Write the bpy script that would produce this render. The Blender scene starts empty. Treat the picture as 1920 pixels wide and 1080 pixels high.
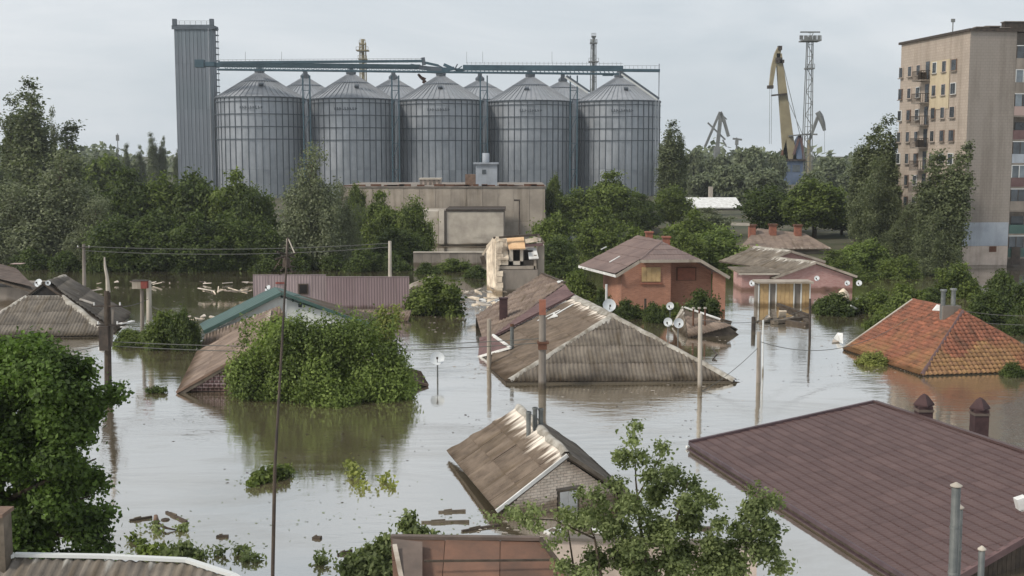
import bpy, bmesh, math, random
import numpy as np
from mathutils import Vector, Matrix, noise
random.seed(7); np.random.seed(7)
C = bpy.context.scene.collection
scene = bpy.context.scene
R = math.radians

# ------------------------------------------------------------------ camera
EXPO = 0.21
F, H, HOR = 2300.0, 12.0, 290.0          # focal length in photo pixels, eye height, horizon row
PITCH = math.atan((540 - HOR) / F)
cam_d = bpy.data.cameras.new('camera'); cam = bpy.data.objects.new('camera', cam_d); C.objects.link(cam)
cam.location = (0, 0, H); cam.rotation_euler = (math.pi/2 - PITCH, 0, 0)
cam_d.sensor_width = 36; cam_d.lens = 36 * F / 1920; cam_d.clip_end = 12000; cam_d.clip_start = 0.3
scene.camera = cam
# ------------------------------------------------------------------ world: thin bright overcast
SUN_DIR = Vector((-0.75, -0.42, 0.78)).normalized()      # towards the sun
sun_el = math.asin(SUN_DIR.z); sun_az = math.atan2(SUN_DIR.x, SUN_DIR.y)
w = bpy.data.worlds.new('World'); scene.world = w; w.use_nodes = True
nt = w.node_tree; nt.nodes.clear()
N = nt.nodes.new; L = nt.links.new
out = N('ShaderNodeOutputWorld'); bg = N('ShaderNodeBackground'); bg.inputs['Strength'].default_value = 0.1
sky = N('ShaderNodeTexSky'); sky.sky_type = 'NISHITA'; sky.sun_disc = False
sky.sun_elevation = sun_el; sky.sun_rotation = sun_az; sky.dust_density = 3.0
tc = N('ShaderNodeTexCoord'); mp = N('ShaderNodeMapping'); mp.inputs['Scale'].default_value = (1.0, 1.0, 4.0)
ns = N('ShaderNodeTexNoise'); ns.inputs['Scale'].default_value = 2.3; ns.inputs['Detail'].default_value = 6; ns.inputs['Roughness'].default_value = 0.55
ns.inputs['Distortion'].default_value = 0.6
cr = N('ShaderNodeValToRGB')
cr.color_ramp.elements[0].position = 0.33; cr.color_ramp.elements[0].color = (5.15, 5.75, 6.25, 1)
cr.color_ramp.elements[1].position = 0.66; cr.color_ramp.elements[1].color = (7.3, 7.6, 7.9, 1)
mx = N('ShaderNodeMix'); mx.data_type = 'RGBA'; mx.inputs['Factor'].default_value = 0.92
L(tc.outputs['Generated'], mp.inputs['Vector']); L(mp.outputs[0], ns.inputs['Vector']); L(ns.outputs['Fac'], cr.inputs['Fac'])
L(sky.outputs[0], mx.inputs['A']); L(cr.outputs[0], mx.inputs['B']); L(mx.outputs['Result'], bg.inputs['Color']); L(bg.outputs[0], out.inputs['Surface'])
sd = bpy.data.lights.new('sun', 'SUN'); sd.energy = 2.5; sd.angle = R(11); sd.color = (1.0, 0.93, 0.82)
so = bpy.data.objects.new('sun', sd); C.objects.link(so); so.rotation_euler = SUN_DIR.to_track_quat('Z', 'Y').to_euler()
scene.view_settings.view_transform = 'Standard'; scene.view_settings.look = 'None'
scene.view_settings.exposure = EXPO; scene.view_settings.gamma = 1.0; scene.view_settings.use_curve_mapping = False

# ------------------------------------------------------------------ places in the world read from the photo
def ray(px, py):
    dx, cz = px - 960.0, -(py - 540.0)
    return Vector((dx, F*math.cos(PITCH) + cz*math.sin(PITCH), -F*math.sin(PITCH) + cz*math.cos(PITCH)))
def P(px, py, z=0.0):
    d = ray(px, py); t = (z - H) / d.z
    return Vector((0, 0, H)) + d*t
def A(px, py, Y):
    d = ray(px, py); return Vector((0, 0, H)) + d*(Y/d.y)
def ONP(px, py, a, b, c):
    n = (b-a).cross(c-a); d = ray(px, py); o = Vector((0, 0, H))
    return o + d*((a-o).dot(n)/d.dot(n))

# ------------------------------------------------------------------ materials
def col(r, g, b, k=1.0):
    f = lambda v: ((v/255+0.055)/1.055)**2.4 if v > 10 else v/255/12.92
    return (min(1, f(r)*k), min(1, f(g)*k), min(1, f(b)*k), 1)
def mat(name, c1, c2=None, scale=1.5, rough=0.85, metal=0.0, bump=0.0, bscale=20.0, rnd=0.0, stretch=(1,1,1), detail=5, lo=0.35, hi=0.65, spec=0.3, extra=None, wet=False, drip=0.0):
    m = bpy.data.materials.new(name); m.use_nodes = True; t = m.node_tree; nn = t.nodes.new; ll = t.links.new
    p = t.nodes['Principled BSDF']; p.inputs['Roughness'].default_value = rough; p.inputs['Metallic'].default_value = metal
    p.inputs['Specular IOR Level'].default_value = spec
    co = nn('ShaderNodeTexCoord'); ma = nn('ShaderNodeMapping'); ma.inputs['Scale'].default_value = stretch
    oi = nn('ShaderNodeObjectInfo'); ad = nn('ShaderNodeVectorMath'); ad.operation = 'ADD'
    sc = nn('ShaderNodeVectorMath'); sc.operation = 'SCALE'; sc.inputs['Scale'].default_value = 37.0
    cb = nn('ShaderNodeCombineXYZ'); ll(oi.outputs['Random'], cb.inputs[0]); ll(oi.outputs['Random'], cb.inputs[1])
    ll(cb.outputs[0], sc.inputs[0]); 
    ll(co.outputs['Object'], ma.inputs[0]); ll(ma.outputs[0], ad.inputs[0])
    if rnd > 0: ll(sc.outputs[0], ad.inputs[1])
    no = nn('ShaderNodeTexNoise'); no.inputs['Scale'].default_value = scale; no.inputs['Detail'].default_value = detail; no.inputs['Roughness'].default_value = 0.62
    ll(ad.outputs[0], no.inputs['Vector'])
    ra = nn('ShaderNodeValToRGB'); ra.color_ramp.elements[0].position = lo; ra.color_ramp.elements[1].position = hi
    ra.color_ramp.elements[0].color = c1; ra.color_ramp.elements[1].color = c2 or c1
    ll(no.outputs['Fac'], ra.inputs[0]); colour = ra.outputs[0]
    if rnd > 0:
        hs = nn('ShaderNodeHueSaturation'); mr = nn('ShaderNodeMapRange'); mr.inputs['To Min'].default_value = 1-rnd; mr.inputs['To Max'].default_value = 1+rnd
        ll(oi.outputs['Random'], mr.inputs['Value']); ll(mr.outputs[0], hs.inputs['Value']); ll(colour, hs.inputs['Color']); colour = hs.outputs[0]
    if extra: colour = extra(t, nn, ll, colour, co, ad)
    if drip > 0:       # rain streaks running down a wall
        m4 = nn('ShaderNodeMapping'); m4.inputs['Scale'].default_value = (0.9, 0.9, 0.07); n4 = nn('ShaderNodeTexNoise'); n4.inputs['Scale'].default_value = 1.0; n4.inputs['Detail'].default_value = 6; n4.inputs['Roughness'].default_value = .7
        ll(co.outputs['Object'], m4.inputs[0]); ll(m4.outputs[0], n4.inputs['Vector']); r4 = nn('ShaderNodeMapRange'); r4.inputs['From Min'].default_value = .48; r4.inputs['From Max'].default_value = .72; r4.inputs['To Max'].default_value = drip
        ll(n4.outputs['Fac'], r4.inputs['Value']); k4 = nn('ShaderNodeMix'); k4.data_type = 'RGBA'; k4.blend_type = 'MULTIPLY'; ll(r4.outputs[0], k4.inputs['Factor']); ll(colour, k4.inputs['A']); k4.inputs['B'].default_value = (.42,.38,.33,1); colour = k4.outputs['Result']
    if wet:            # soaked and silted band just above the flood
        ge = nn('ShaderNodeNewGeometry'); sp = nn('ShaderNodeSeparateXYZ'); ll(ge.outputs['Position'], sp.inputs[0]); n5 = nn('ShaderNodeTexNoise'); n5.inputs['Scale'].default_value = 1.1; n5.inputs['Detail'].default_value = 4; ll(ge.outputs['Position'], n5.inputs['Vector'])
        a5 = nn('ShaderNodeMath'); a5.operation = 'MULTIPLY_ADD'; a5.inputs[1].default_value = -.55; ll(n5.outputs['Fac'], a5.inputs[0]); ll(sp.outputs['Z'], a5.inputs[2])
        r5 = nn('ShaderNodeMapRange'); r5.inputs['From Min'].default_value = 0.14; r5.inputs['From Max'].default_value = -0.10; r5.inputs['To Max'].default_value = .85; ll(a5.outputs[0], r5.inputs['Value'])
        k5 = nn('ShaderNodeMix'); k5.data_type = 'RGBA'; k5.blend_type = 'MULTIPLY'; ll(r5.outputs[0], k5.inputs['Factor']); ll(colour, k5.inputs['A']); k5.inputs['B'].default_value = (.34,.29,.22,1); colour = k5.outputs['Result']
    ll(colour, p.inputs['Base Color'])
    if bump > 0:
        n2 = nn('ShaderNodeTexNoise'); n2.inputs['Scale'].default_value = bscale; n2.inputs['Detail'].default_value = 6; ll(ad.outputs[0], n2.inputs['Vector'])
        bu = nn('ShaderNodeBump'); bu.inputs['Strength'].default_value = bump; bu.inputs['Distance'].default_value = 0.03
        ll(n2.outputs['Fac'], bu.inputs['Height']); ll(bu.outputs[0], p.inputs['Normal'])
    return m
def mixc(t, nn, ll, colour, fac, c):
    k = nn('ShaderNodeMix'); k.data_type = 'RGBA'; ll(fac, k.inputs['Factor']); ll(colour, k.inputs['A']); k.inputs['B'].default_value = c; return k.outputs['Result']
def streaks(amount, reach, white, upos=7.0):
    # lime washed down from the ridge: UV = (metres along the eave, metres below the top edge)
    def ex(t, nn, ll, colour, co, ad):
        uv = nn('ShaderNodeUVMap'); se = nn('ShaderNodeSeparateXYZ'); ll(uv.outputs[0], se.inputs[0])
        ma = nn('ShaderNodeMapping'); ma.inputs['Scale'].default_value = (upos*0.45, 0.22, 1); ll(uv.outputs[0], ma.inputs[0])
        no = nn('ShaderNodeTexNoise'); no.inputs['Scale'].default_value = 1.0; no.inputs['Detail'].default_value = 4; ll(ma.outputs[0], no.inputs['Vector'])
        m1 = nn('ShaderNodeMapRange'); m1.inputs['From Min'].default_value = 0; m1.inputs['From Max'].default_value = reach
        m1.inputs['To Min'].default_value = amount; m1.inputs['To Max'].default_value = -0.25; ll(se.outputs[1], m1.inputs['Value'])
        a1 = nn('ShaderNodeMath'); a1.operation = 'ADD'; ll(no.outputs['Fac'], a1.inputs[0]); ll(m1.outputs[0], a1.inputs[1])
        m2 = nn('ShaderNodeMapRange'); m2.inputs['From Min'].default_value = 0.62; m2.inputs['From Max'].default_value = 0.80; ll(a1.outputs[0], m2.inputs['Value'])
        c1 = mixc(t, nn, ll, colour, m2.outputs[0], white)
        # dark and mossy runs down the whole slope
        ma2 = nn('ShaderNodeMapping'); ma2.inputs['Scale'].default_value = (2.6, 0.35, 1); ma2.inputs['Location'].default_value = (9, 4, 0); ll(uv.outputs[0], ma2.inputs[0])
        n2 = nn('ShaderNodeTexNoise'); n2.inputs['Scale'].default_value = 1.0; n2.inputs['Detail'].default_value = 6; ll(ma2.outputs[0], n2.inputs['Vector'])
        m3 = nn('ShaderNodeMapRange'); m3.inputs['From Min'].default_value = 0.52; m3.inputs['From Max'].default_value = 0.75; m3.inputs['To Max'].default_value = 0.75; ll(n2.outputs['Fac'], m3.inputs['Value'])
        return mixc(t, nn, ll, c1, m3.outputs[0], col(92, 78, 58, 0.8))
    return ex
def brickex(bw, bh, mortar, c2, msize=0.012):
    def ex(t, nn, ll, colour, co, ad):
        uv = nn('ShaderNodeUVMap'); b = nn('ShaderNodeTexBrick'); b.inputs['Scale'].default_value = 1.0
        b.inputs['Brick Width'].default_value = bw; b.inputs['Row Height'].default_value = bh; b.inputs['Mortar Size'].default_value = msize
        ll(uv.outputs[0], b.inputs['Vector']); ll(colour, b.inputs['Color1']); b.inputs['Color2'].default_value = c2; b.inputs['Mortar'].default_value = mortar
        return b.outputs['Color']
    return ex

def tile_age(t, nn, ll, colour, co, ad):
    ge = nn('ShaderNodeNewGeometry'); n = nn('ShaderNodeTexNoise'); n.inputs['Scale'].default_value = .55; n.inputs['Detail'].default_value = 5; ll(ge.outputs['Position'], n.inputs['Vector'])
    sp = nn('ShaderNodeSeparateXYZ'); ll(ge.outputs['Position'], sp.inputs[0]); sn = nn('ShaderNodeSeparateXYZ'); ll(ge.outputs['True Normal'], sn.inputs[0])
    a = nn('ShaderNodeMath'); a.operation = 'MULTIPLY_ADD'; a.inputs[1].default_value = -.14; ll(sp.outputs['Z'], a.inputs[0]); ll(n.outputs['Fac'], a.inputs[2])
    r = nn('ShaderNodeMapRange'); r.inputs['From Min'].default_value = .28; r.inputs['From Max'].default_value = .52; r.inputs['To Max'].default_value = .8; ll(a.outputs[0], r.inputs['Value'])
    n2 = nn('ShaderNodeTexNoise'); n2.inputs['Scale'].default_value = 1.4; n2.inputs['Detail'].default_value = 6; ll(ge.outputs['Position'], n2.inputs['Vector'])
    r2 = nn('ShaderNodeMapRange'); r2.inputs['From Min'].default_value = .52; r2.inputs['From Max'].default_value = .72; r2.inputs['To Max'].default_value = .7; ll(n2.outputs['Fac'], r2.inputs['Value'])
    c1 = mixc(t, nn, ll, colour, r.outputs[0], col(150,118,80,.85)); return mixc(t, nn, ll, c1, r2.outputs[0], col(86,70,58,.8))
M = {}
M['slate'] = mat('old asbestos slate', col(100,92,84,.85), col(130,121,110,.92), 1.1, 0.9, bump=0.5, bscale=14, rnd=0.13, extra=streaks(0.30, 1.4, col(195,190,182)), wet=True)
M['slate_s'] = mat('streaked asbestos slate', col(100,88,78,.85), col(128,114,101,.9), 1.3, 0.9, bump=0.5, bscale=14, rnd=0.08, extra=streaks(0.45, 1.8, col(222,212,200), 7), wet=True)
M['slate_dark'] = mat('dark asbestos slate', col(96,90,84), col(124,116,106), 1.1, 0.9, bump=0.5, bscale=14, rnd=0.14, extra=streaks(0.16, 1.0, col(180,178,172)), wet=True)
M['slate_brown'] = mat('brown weathered slate', col(108,94,86), col(138,122,110), 1.1, 0.9, bump=0.5, bscale=14, rnd=0.1, extra=streaks(0.2, 1.0, col(180,172,160)), wet=True)
M['lime'] = mat('lime mortar on ridge', col(188,183,174,.9), col(128,120,108,.9), 1.6, 0.9, bump=0.6, bscale=9)
M['purple'] = mat('plum metal tile', col(98,74,72,0.58), col(113,89,86,0.60), 0.5, 0.5, bump=0.2, bscale=60, rnd=0.055, spec=0.5)
M['purple_trim'] = mat('plum trim', col(70,56,60), col(88,72,75), 2, 0.5)
M['maroon'] = mat('maroon painted sheet', col(98,76,76,.85), col(118,94,92,.85), 1.2, 0.7, rnd=0.1)
M['fence'] = mat('faded mauve sheet', col(134,120,121,.95), col(148,134,135,.95), 0.8, 0.7, rnd=0.06, stretch=(1,1,.3), wet=True)
M['fence2'] = mat('mauve sheet', col(124,107,109,.9), col(136,119,121,.9), 0.8, 0.7, rnd=0.06, stretch=(1,1,.3), wet=True)
M['tile'] = mat('orange clay tile', col(160,103,80,0.85), col(116,80,66,.9), 1.6, 0.85, bump=0.4, bscale=25, rnd=0.20, extra=tile_age, wet=True)
M['tile_y'] = mat('yellowed clay tile', col(158,124,84,0.9), col(128,96,74), 1.2, 0.85, bump=0.4, bscale=25, rnd=0.2)
M['deck'] = mat('roof boarding', col(70,62,54), col(92,82,72), 3, 0.95)
M['wood'] = mat('grey weathered wood', col(118,108,96), col(88,80,70), 2, 0.9, stretch=(1,1,1), rnd=0.12)
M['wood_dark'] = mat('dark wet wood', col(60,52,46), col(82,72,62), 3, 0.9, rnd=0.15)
M['wood_brown'] = mat('brown fascia board', col(126,104,90), col(100,84,74), 3, 0.85)
M['white'] = mat('weathered white paint', col(222,222,220), col(190,188,184), 1.4, 0.6, rnd=0.05)
M['render_w'] = mat('white rendered wall', col(214,216,212,1.05), col(196,198,194,1.0), 0.9, 0.8, wet=True)
M['green'] = mat('green painted metal', col(66,96,90,0.65), col(80,110,102,0.65), 0.9, 0.5, rnd=0.08, spec=0.5)
M['brick_cream'] = mat('sand lime brick', col(214,202,188,1.35), col(196,180,166,1.25), 5, 0.9, bump=0.4, bscale=40, rnd=0.12, wet=True)
M['mortar'] = mat('grey mortar', col(110,102,94), col(92,86,80), 4, 0.95, wet=True)
M['brick_or'] = mat('orange brick wall', col(172,120,96,1.05), col(152,104,84,1.0), 1.2, 0.9, extra=brickex(0.26, 0.077, col(158,128,112,.9), col(144,97,78,1.0)), wet=True)
M['brick_pk'] = mat('pink brick wall', col(160,126,122,1.3), col(142,110,107,1.25), 1.2, 0.9, extra=brickex(0.26, 0.077, col(160,140,134), col(142,100,96,1.2)), wet=True)
M['brick_pl'] = mat('plum block wall', col(128,104,105,1.2), col(112,90,92,1.15), 1.2, 0.9, extra=brickex(0.22, 0.19, col(170,150,150,1.2), col(120,90,92,1.2), 0.03), wet=True)
M['concrete'] = mat('aged concrete', col(160,150,138,1.1), col(138,129,119,1.05), 0.35, 0.9, bump=0.2, bscale=6, rnd=0.05, drip=0.7)
M['concrete_d'] = mat('dirty concrete', col(128,120,112,1.2), col(98,92,86,1.2), 0.6, 0.95, bump=0.3, bscale=6, rnd=0.08, stretch=(1,1,.4), wet=True)
M['concrete_l'] = mat('pale concrete', col(180,172,160,1.05), col(152,144,134,1.0), 0.5, 0.9, bump=0.2, bscale=6, rnd=0.06, wet=True)
M['block_shaded'] = mat('apartment brickwork shaded front', col(137,129,122,1.12), col(127,120,113,1.08), 0.5, 0.9, extra=brickex(0.5, 0.30, col(123,116,109,1.08), col(133,126,119,1.08), 0.02), drip=0.5)  # front brick darkened: the shade on that face is put into the colour
M['block_lit'] = mat('apartment brickwork lit side', col(166,153,141,1.12), col(150,139,128,1.08), 0.4, 0.9, extra=brickex(0.5, 0.30, col(143,132,122,1.08), col(155,143,132,1.08), 0.02), drip=0.5)  # lighter copy of the same brick, side light painted into its colour
M['paint_blue'] = mat('pale blue painted base', col(160,166,174,1.0), col(146,152,160,1.0), 0.8, 0.8, drip=0.4)
M['paint_yel'] = mat('cream yellow insulation', col(190,176,150,.95), col(180,166,140,.95), 0.8, 0.85, drip=0.4)
M['beige'] = mat('beige plinth', col(172,158,148,1.3), col(150,138,128,1.3), 0.8, 0.9, drip=0.6)
M['glass'] = mat('dark window glass', col(38,42,46), col(70,76,82), 0.7, 0.15, spec=0.8, rnd=0.5)
M['glass_pale'] = mat('curtained window', col(110,118,124), col(78,86,92), 0.7, 0.3, spec=0.6, rnd=0.4)
M['black'] = mat('dark opening', col(22,20,20), col(34,30,28), 1, 0.9)
M['frame_w'] = mat('white window frame', col(205,206,204), None, 1, 0.5, wet=True)
M['iron'] = mat('dark iron', col(56,52,50), col(84,74,66), 3, 0.7, metal=0.3)
M['zinc'] = mat('galvanised pipe', col(128,130,128), col(100,104,104), 2, 0.5, metal=0.45, rnd=0.1)
M['galv'] = mat('galvanised silo panel', col(164,168,174,1.1), col(142,147,154,1.08), 0.22, 0.45, metal=0.55, rnd=0.08, spec=0.4, drip=0.35)
M['galv_roof'] = mat('silo roof sheet', col(158,161,166,0.95), col(144,148,154,0.95), 0.2, 0.6, metal=0.25, rnd=0.04, drip=0.3)
M['galv_dark'] = mat('silo stiffener', col(98,105,113), col(82,89,97), 0.5, 0.6, metal=0.4)
def teal_stain(t, nn, ll, colour, co, ad):
    n = nn('ShaderNodeTexNoise'); n.inputs['Scale'].default_value = 0.06; ma = nn('ShaderNodeMapping'); ma.inputs['Scale'].default_value = (1.4, 1, 0.35)
    ll(co.outputs['Object'], ma.inputs[0]); ll(ma.outputs[0], n.inputs['Vector'])
    mr = nn('ShaderNodeMapRange'); mr.inputs['From Min'].default_value = 0.48; mr.inputs['From Max'].default_value = 0.6; mr.inputs['To Max'].default_value = 0.6; ll(n.outputs['Fac'], mr.inputs['Value'])
    return mixc(t, nn, ll, colour, mr.outputs[0], col(86,106,110,1.2))
M['tower'] = mat('elevator siding', col(112,118,126,1.25), col(100,106,114,1.25), 0.12, 0.6, metal=0.25, rnd=0.05, stretch=(1,1,.1), extra=teal_stain, drip=0.3)
M['teal'] = mat('teal painted steel', col(58,80,92,.9), col(70,94,106,.9), 0.5, 0.6, rnd=0.1)
M['blue_st'] = mat('blue painted steel', col(84,98,122,1.1), col(104,118,142,1.1), 0.5, 0.6)
M['crane_y'] = mat('faded yellow steel', col(146,136,110,1.1), col(126,116,94,1.1), 0.35, 0.7)
M['rust'] = mat('rusted steel', col(104,76,60), col(88,58,46), 1.5, 0.85)
M['rust_sheet'] = mat('rust red sheet roof', col(122,90,74,1.0), col(96,76,66,0.95), 0.9, 0.75, bump=0.3, bscale=5, rnd=0.1)
M['rust_grey'] = mat('grey brown sheet', col(112,98,90), col(90,80,74), 1.2, 0.8, bump=0.3, bscale=6)
M['haze_metal'] = mat('distant grey steel', col(118,120,118,1.1), col(96,98,98,1.1), 0.5, 0.7)
M['ply'] = mat('orange plywood', col(206,172,134,1.15), col(188,152,116,1.1), 1.2, 0.8)
M['yboard'] = mat('yellow board', col(184,156,114,.95), col(160,134,98,.95), 1.5, 0.8, rnd=0.07, wet=True)
M['roof_br'] = mat('plum brown roof', col(106,90,86), col(124,106,100), 0.6, 0.7, bump=0.2, bscale=8, rnd=0.05)
M['plaster'] = mat('crumbling cream plaster', col(214,200,180,1.25), col(158,144,128,1.1), 1.1, 0.95, bump=0.6, bscale=5, wet=True)
M['dish'] = mat('pale satellite dish', col(206,210,212), col(188,192,196), 1.5, 0.5)
M['bark'] = mat('tree bark', col(112,102,88), col(74,66,56), 3, 0.95, bump=0.6, bscale=8, stretch=(1,1,.25))
M['bark_d'] = mat('dark bark', col(62,54,44), col(88,78,66), 3, 0.95, bump=0.5, bscale=8, stretch=(1,1,.25))
M['wire'] = mat('grey cable', col(92,92,88), None, 1, 0.7)
M['maroon_dark'] = mat('dark plum brick', col(58,42,44), col(76,56,56), 2, 0.8, wet=True)
M['red'] = mat('faded red paint', col(146,72,62), col(112,60,54), 2, 0.8)
M['red_pot'] = mat('terracotta', col(150,98,80), col(128,84,70), 3, 0.8)
M['debris'] = mat('pale debris', col(206,196,184), col(150,138,124), 1.2, 0.9, rnd=0.2)

def leafmat(name, dark, light, trans=0.32, nscale=0.35, rough=0.6):
    m = bpy.data.materials.new(name); m.use_nodes = True; t = m.node_tree; nn = t.nodes.new; ll = t.links.new; t.nodes.clear()
    o = nn('ShaderNodeOutputMaterial'); d = nn('ShaderNodeBsdfPrincipled'); d.inputs['Roughness'].default_value = rough; d.inputs['Specular IOR Level'].default_value = 0.25
    tr = nn('ShaderNodeBsdfTranslucent'); ms = nn('ShaderNodeMixShader'); ms.inputs[0].default_value = trans
    g = nn('ShaderNodeNewGeometry'); co = nn('ShaderNodeTexCoord'); no = nn('ShaderNodeTexNoise'); no.inputs['Scale'].default_value = nscale; no.inputs['Detail'].default_value = 3
    ll(co.outputs['Object'], no.inputs['Vector'])
    ad = nn('ShaderNodeMath'); ad.operation = 'MULTIPLY_ADD'; ad.inputs[1].default_value = 0.34; ll(g.outputs['Random Per Island'], ad.inputs[0]); ll(no.outputs['Fac'], ad.inputs[2])
    ra = nn('ShaderNodeValToRGB'); ra.color_ramp.elements[0].position = 0.35; ra.color_ramp.elements[1].position = 0.88
    ra.color_ramp.elements[0].color = dark; ra.color_ramp.elements[1].color = light; ll(ad.outputs[0], ra.inputs[0])
    ll(ra.outputs[0], d.inputs['Base Color'])
    br = nn('ShaderNodeMix'); br.data_type = 'RGBA'; br.blend_type = 'MULTIPLY'; br.inputs['Factor'].default_value = 1; ll(ra.outputs[0], br.inputs['A']); br.inputs['B'].default_value = (1.1, 1.25, 0.6, 1)
    ll(br.outputs['Result'], tr.inputs['Color']); ll(d.outputs[0], ms.inputs[1]); ll(tr.outputs[0], ms.inputs[2]); ll(ms.outputs[0], o.inputs['Surface'])
    return m
LM = {
 'dark':   leafmat('dark green leaves', (0.014,0.024,0.009,1), (0.105,0.140,0.036,1)),
 'mid':    leafmat('mid green leaves', (0.022,0.036,0.010,1), (0.170,0.215,0.050,1)),
 'bright': leafmat('bright yellow green leaves', (0.032,0.052,0.014,1), (0.225,0.29,0.075,1)),
 'silver': leafmat('grey green leaves', (0.055,0.066,0.038,1), (0.215,0.235,0.140,1), 0.3),
 'poplar': leafmat('poplar leaves', (0.036,0.047,0.024,1), (0.165,0.188,0.095,1), 0.3),
 'near':   leafmat('fresh near leaves', (0.012,0.024,0.006,1), (0.13,0.20,0.045,1), 0.35, 0.8),
 'sap':    leafmat('acacia leaves', (0.050,0.070,0.024,1), (0.24,0.28,0.12,1), 0.35, 0.8),
 'far':    leafmat('hazed distant leaves', (0.065,0.082,0.048,1), (0.19,0.215,0.12,1), 0.2),  # paler tones put distance haze into the leaf colour
 'yellow': leafmat('yellow green twigs', (0.10,0.12,0.03,1), (0.32,0.34,0.10,1)),
}

# ------------------------------------------------------------------ object helpers
ORG = {}
def obj(name, mesh, parent=None):
    o = bpy.data.objects.new(name, mesh); C.objects.link(o)
    if parent is not None:
        o.parent = parent; ORG[o.name] = ORG[parent.name]
    else: ORG[o.name] = Vector((0,0,0))
    return o
def T(name, label, cat, loc, group=None):
    o = bpy.data.objects.new(name, None); C.objects.link(o); o.empty_display_size = 0.5
    o.location = loc; ORG[o.name] = Vector(loc); o['label'] = label; o['category'] = cat
    if group: o['group'] = group
    return o
def tag(o, label, cat, group=None):
    o['label'] = label; o['category'] = cat
    if group: o['group'] = group
    return o
class MB:
    def __init__(s): s.v = []; s.f = []; s.uv = None
    def quad(s, a, b, c, d): i = len(s.v); s.v += [a, b, c, d]; s.f.append((i, i+1, i+2, i+3))
    def prism(s, poly, e):
        poly = [Vector(p) for p in poly]; e = Vector(e); n = len(poly); i = len(s.v)
        s.v += poly + [p+e for p in poly]
        nr = Vector((0,0,0))
        for k in range(n): nr += poly[k].cross(poly[(k+1) % n])
        fl = nr.dot(e) > 0
        a = tuple(range(i, i+n)); b = tuple(range(i+n, i+2*n))
        s.f.append(a[::-1] if fl else a); s.f.append(b if fl else b[::-1])
        for k in range(n):
            q = (i+k, i+(k+1) % n, i+n+(k+1) % n, i+n+k); s.f.append(q if fl else q[::-1])
        return s
    def box(s, x0, y0, z0, x1, y1, z1):
        return s.prism([(x0,y0,z0),(x1,y0,z0),(x1,y1,z0),(x0,y1,z0)], (0,0,z1-z0))
    def obox(s, o, ux, uy, uz):           # corner + three edge vectors
        o, ux, uy, uz = map(Vector, (o, ux, uy, uz)); return s.prism([o, o+ux, o+ux+uy, o+uy], uz)
    def bar(s, p, q, w=0.1, h=None):
        p, q = Vector(p), Vector(q); h = h or w; d = (q-p).normalized()
        up = Vector((0,0,1)) if abs(d.z) < 0.95 else Vector((0,1,0))
        a = d.cross(up).normalized()*w; b = a.cross(d).normalized()*h
        return s.obox(p-a/2-b/2, a, b, q-p)
    def tube(s, p, q, r0, r1=None, n=8, cap=True):
        p, q = Vector(p), Vector(q); r1 = r0 if r1 is None else r1; d = (q-p).normalized()
        up = Vector((0,0,1)) if abs(d.z) < 0.95 else Vector((0,1,0))
        a = d.cross(up).normalized(); b = a.cross(d); i = len(s.v)
        for c, r in ((p, r0), (q, r1)):
            for k in range(n):
                t = 2*math.pi*k/n; s.v.append(c + a*math.cos(t)*r + b*math.sin(t)*r)
        for k in range(n): s.f.append((i+k, i+n+k, i+n+(k+1) % n, i+(k+1) % n))
        if cap: s.f.append(tuple(range(i, i+n))); s.f.append(tuple(range(i+n, i+2*n))[::-1])
        return s
    def path(s, pts, rs, n=7):
        for k in range(len(pts)-1): s.tube(pts[k], pts[k+1], rs[k], rs[k+1], n, True)
        return s
    def lathe(s, c, prof, n=24, axis=None, a0=0, a1=2*math.pi):
        c = Vector(c); ax = Vector(axis or (0,0,1)).normalized(); up = Vector((0,0,1)) if abs(ax.z) < 0.95 else Vector((0,1,0))
        a = ax.cross(up).normalized(); b = ax.cross(a).normalized(); i = len(s.v); full = abs(a1-a0-2*math.pi) < 1e-6; m = n if full else n+1
        for r, z in prof:
            for k in range(m):
                t = a0+(a1-a0)*k/n; s.v.append(c + a*math.cos(t)*r + b*math.sin(t)*r + ax*z)
        for j in range(len(prof)-1):
            for k in range(n):
                k2 = (k+1) % m; s.f.append((i+j*m+k, i+j*m+k2, i+(j+1)*m+k2, i+(j+1)*m+k))
        return s
    def build(s, name, m, parent=None, smooth=False, uvplane=None):
        o3 = ORG[parent.name] if parent is not None else Vector((0,0,0))
        me = bpy.data.meshes.new(name); me.from_pydata([tuple(Vector(v)-o3) for v in s.v], [], s.f)
        me.materials.append(m)
        if uvplane == 'box':                 # UV in metres from the dominant wall direction
            uv = me.uv_layers.new(name='UVMap'); vs = me.vertices
            for p in me.polygons:
                n = p.normal; t = Vector((-n.y, n.x, 0)); t = t.normalized() if t.length > 0.3 else Vector((1,0,0))
                for li in p.loop_indices:
                    v = vs[me.loops[li].vertex_index].co; uv.data[li].uv = (v.dot(t), v.z if abs(n.z) < 0.9 else v.y)
        if smooth:
            for p in me.polygons: p.use_smooth = True
        me.update(); return obj(name, me, parent)
def bx(name, m, parent, *b, **k): return MB().box(*b).build(name, m, parent, **k)
def copy_tree(o, parent=None):
    c = o.copy(); C.objects.link(c); ORG[c.name] = ORG.get(o.name, Vector((0,0,0)))
    if parent is not None: c.parent = parent
    for ch in list(o.children): copy_tree(ch, c)
    return c

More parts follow.
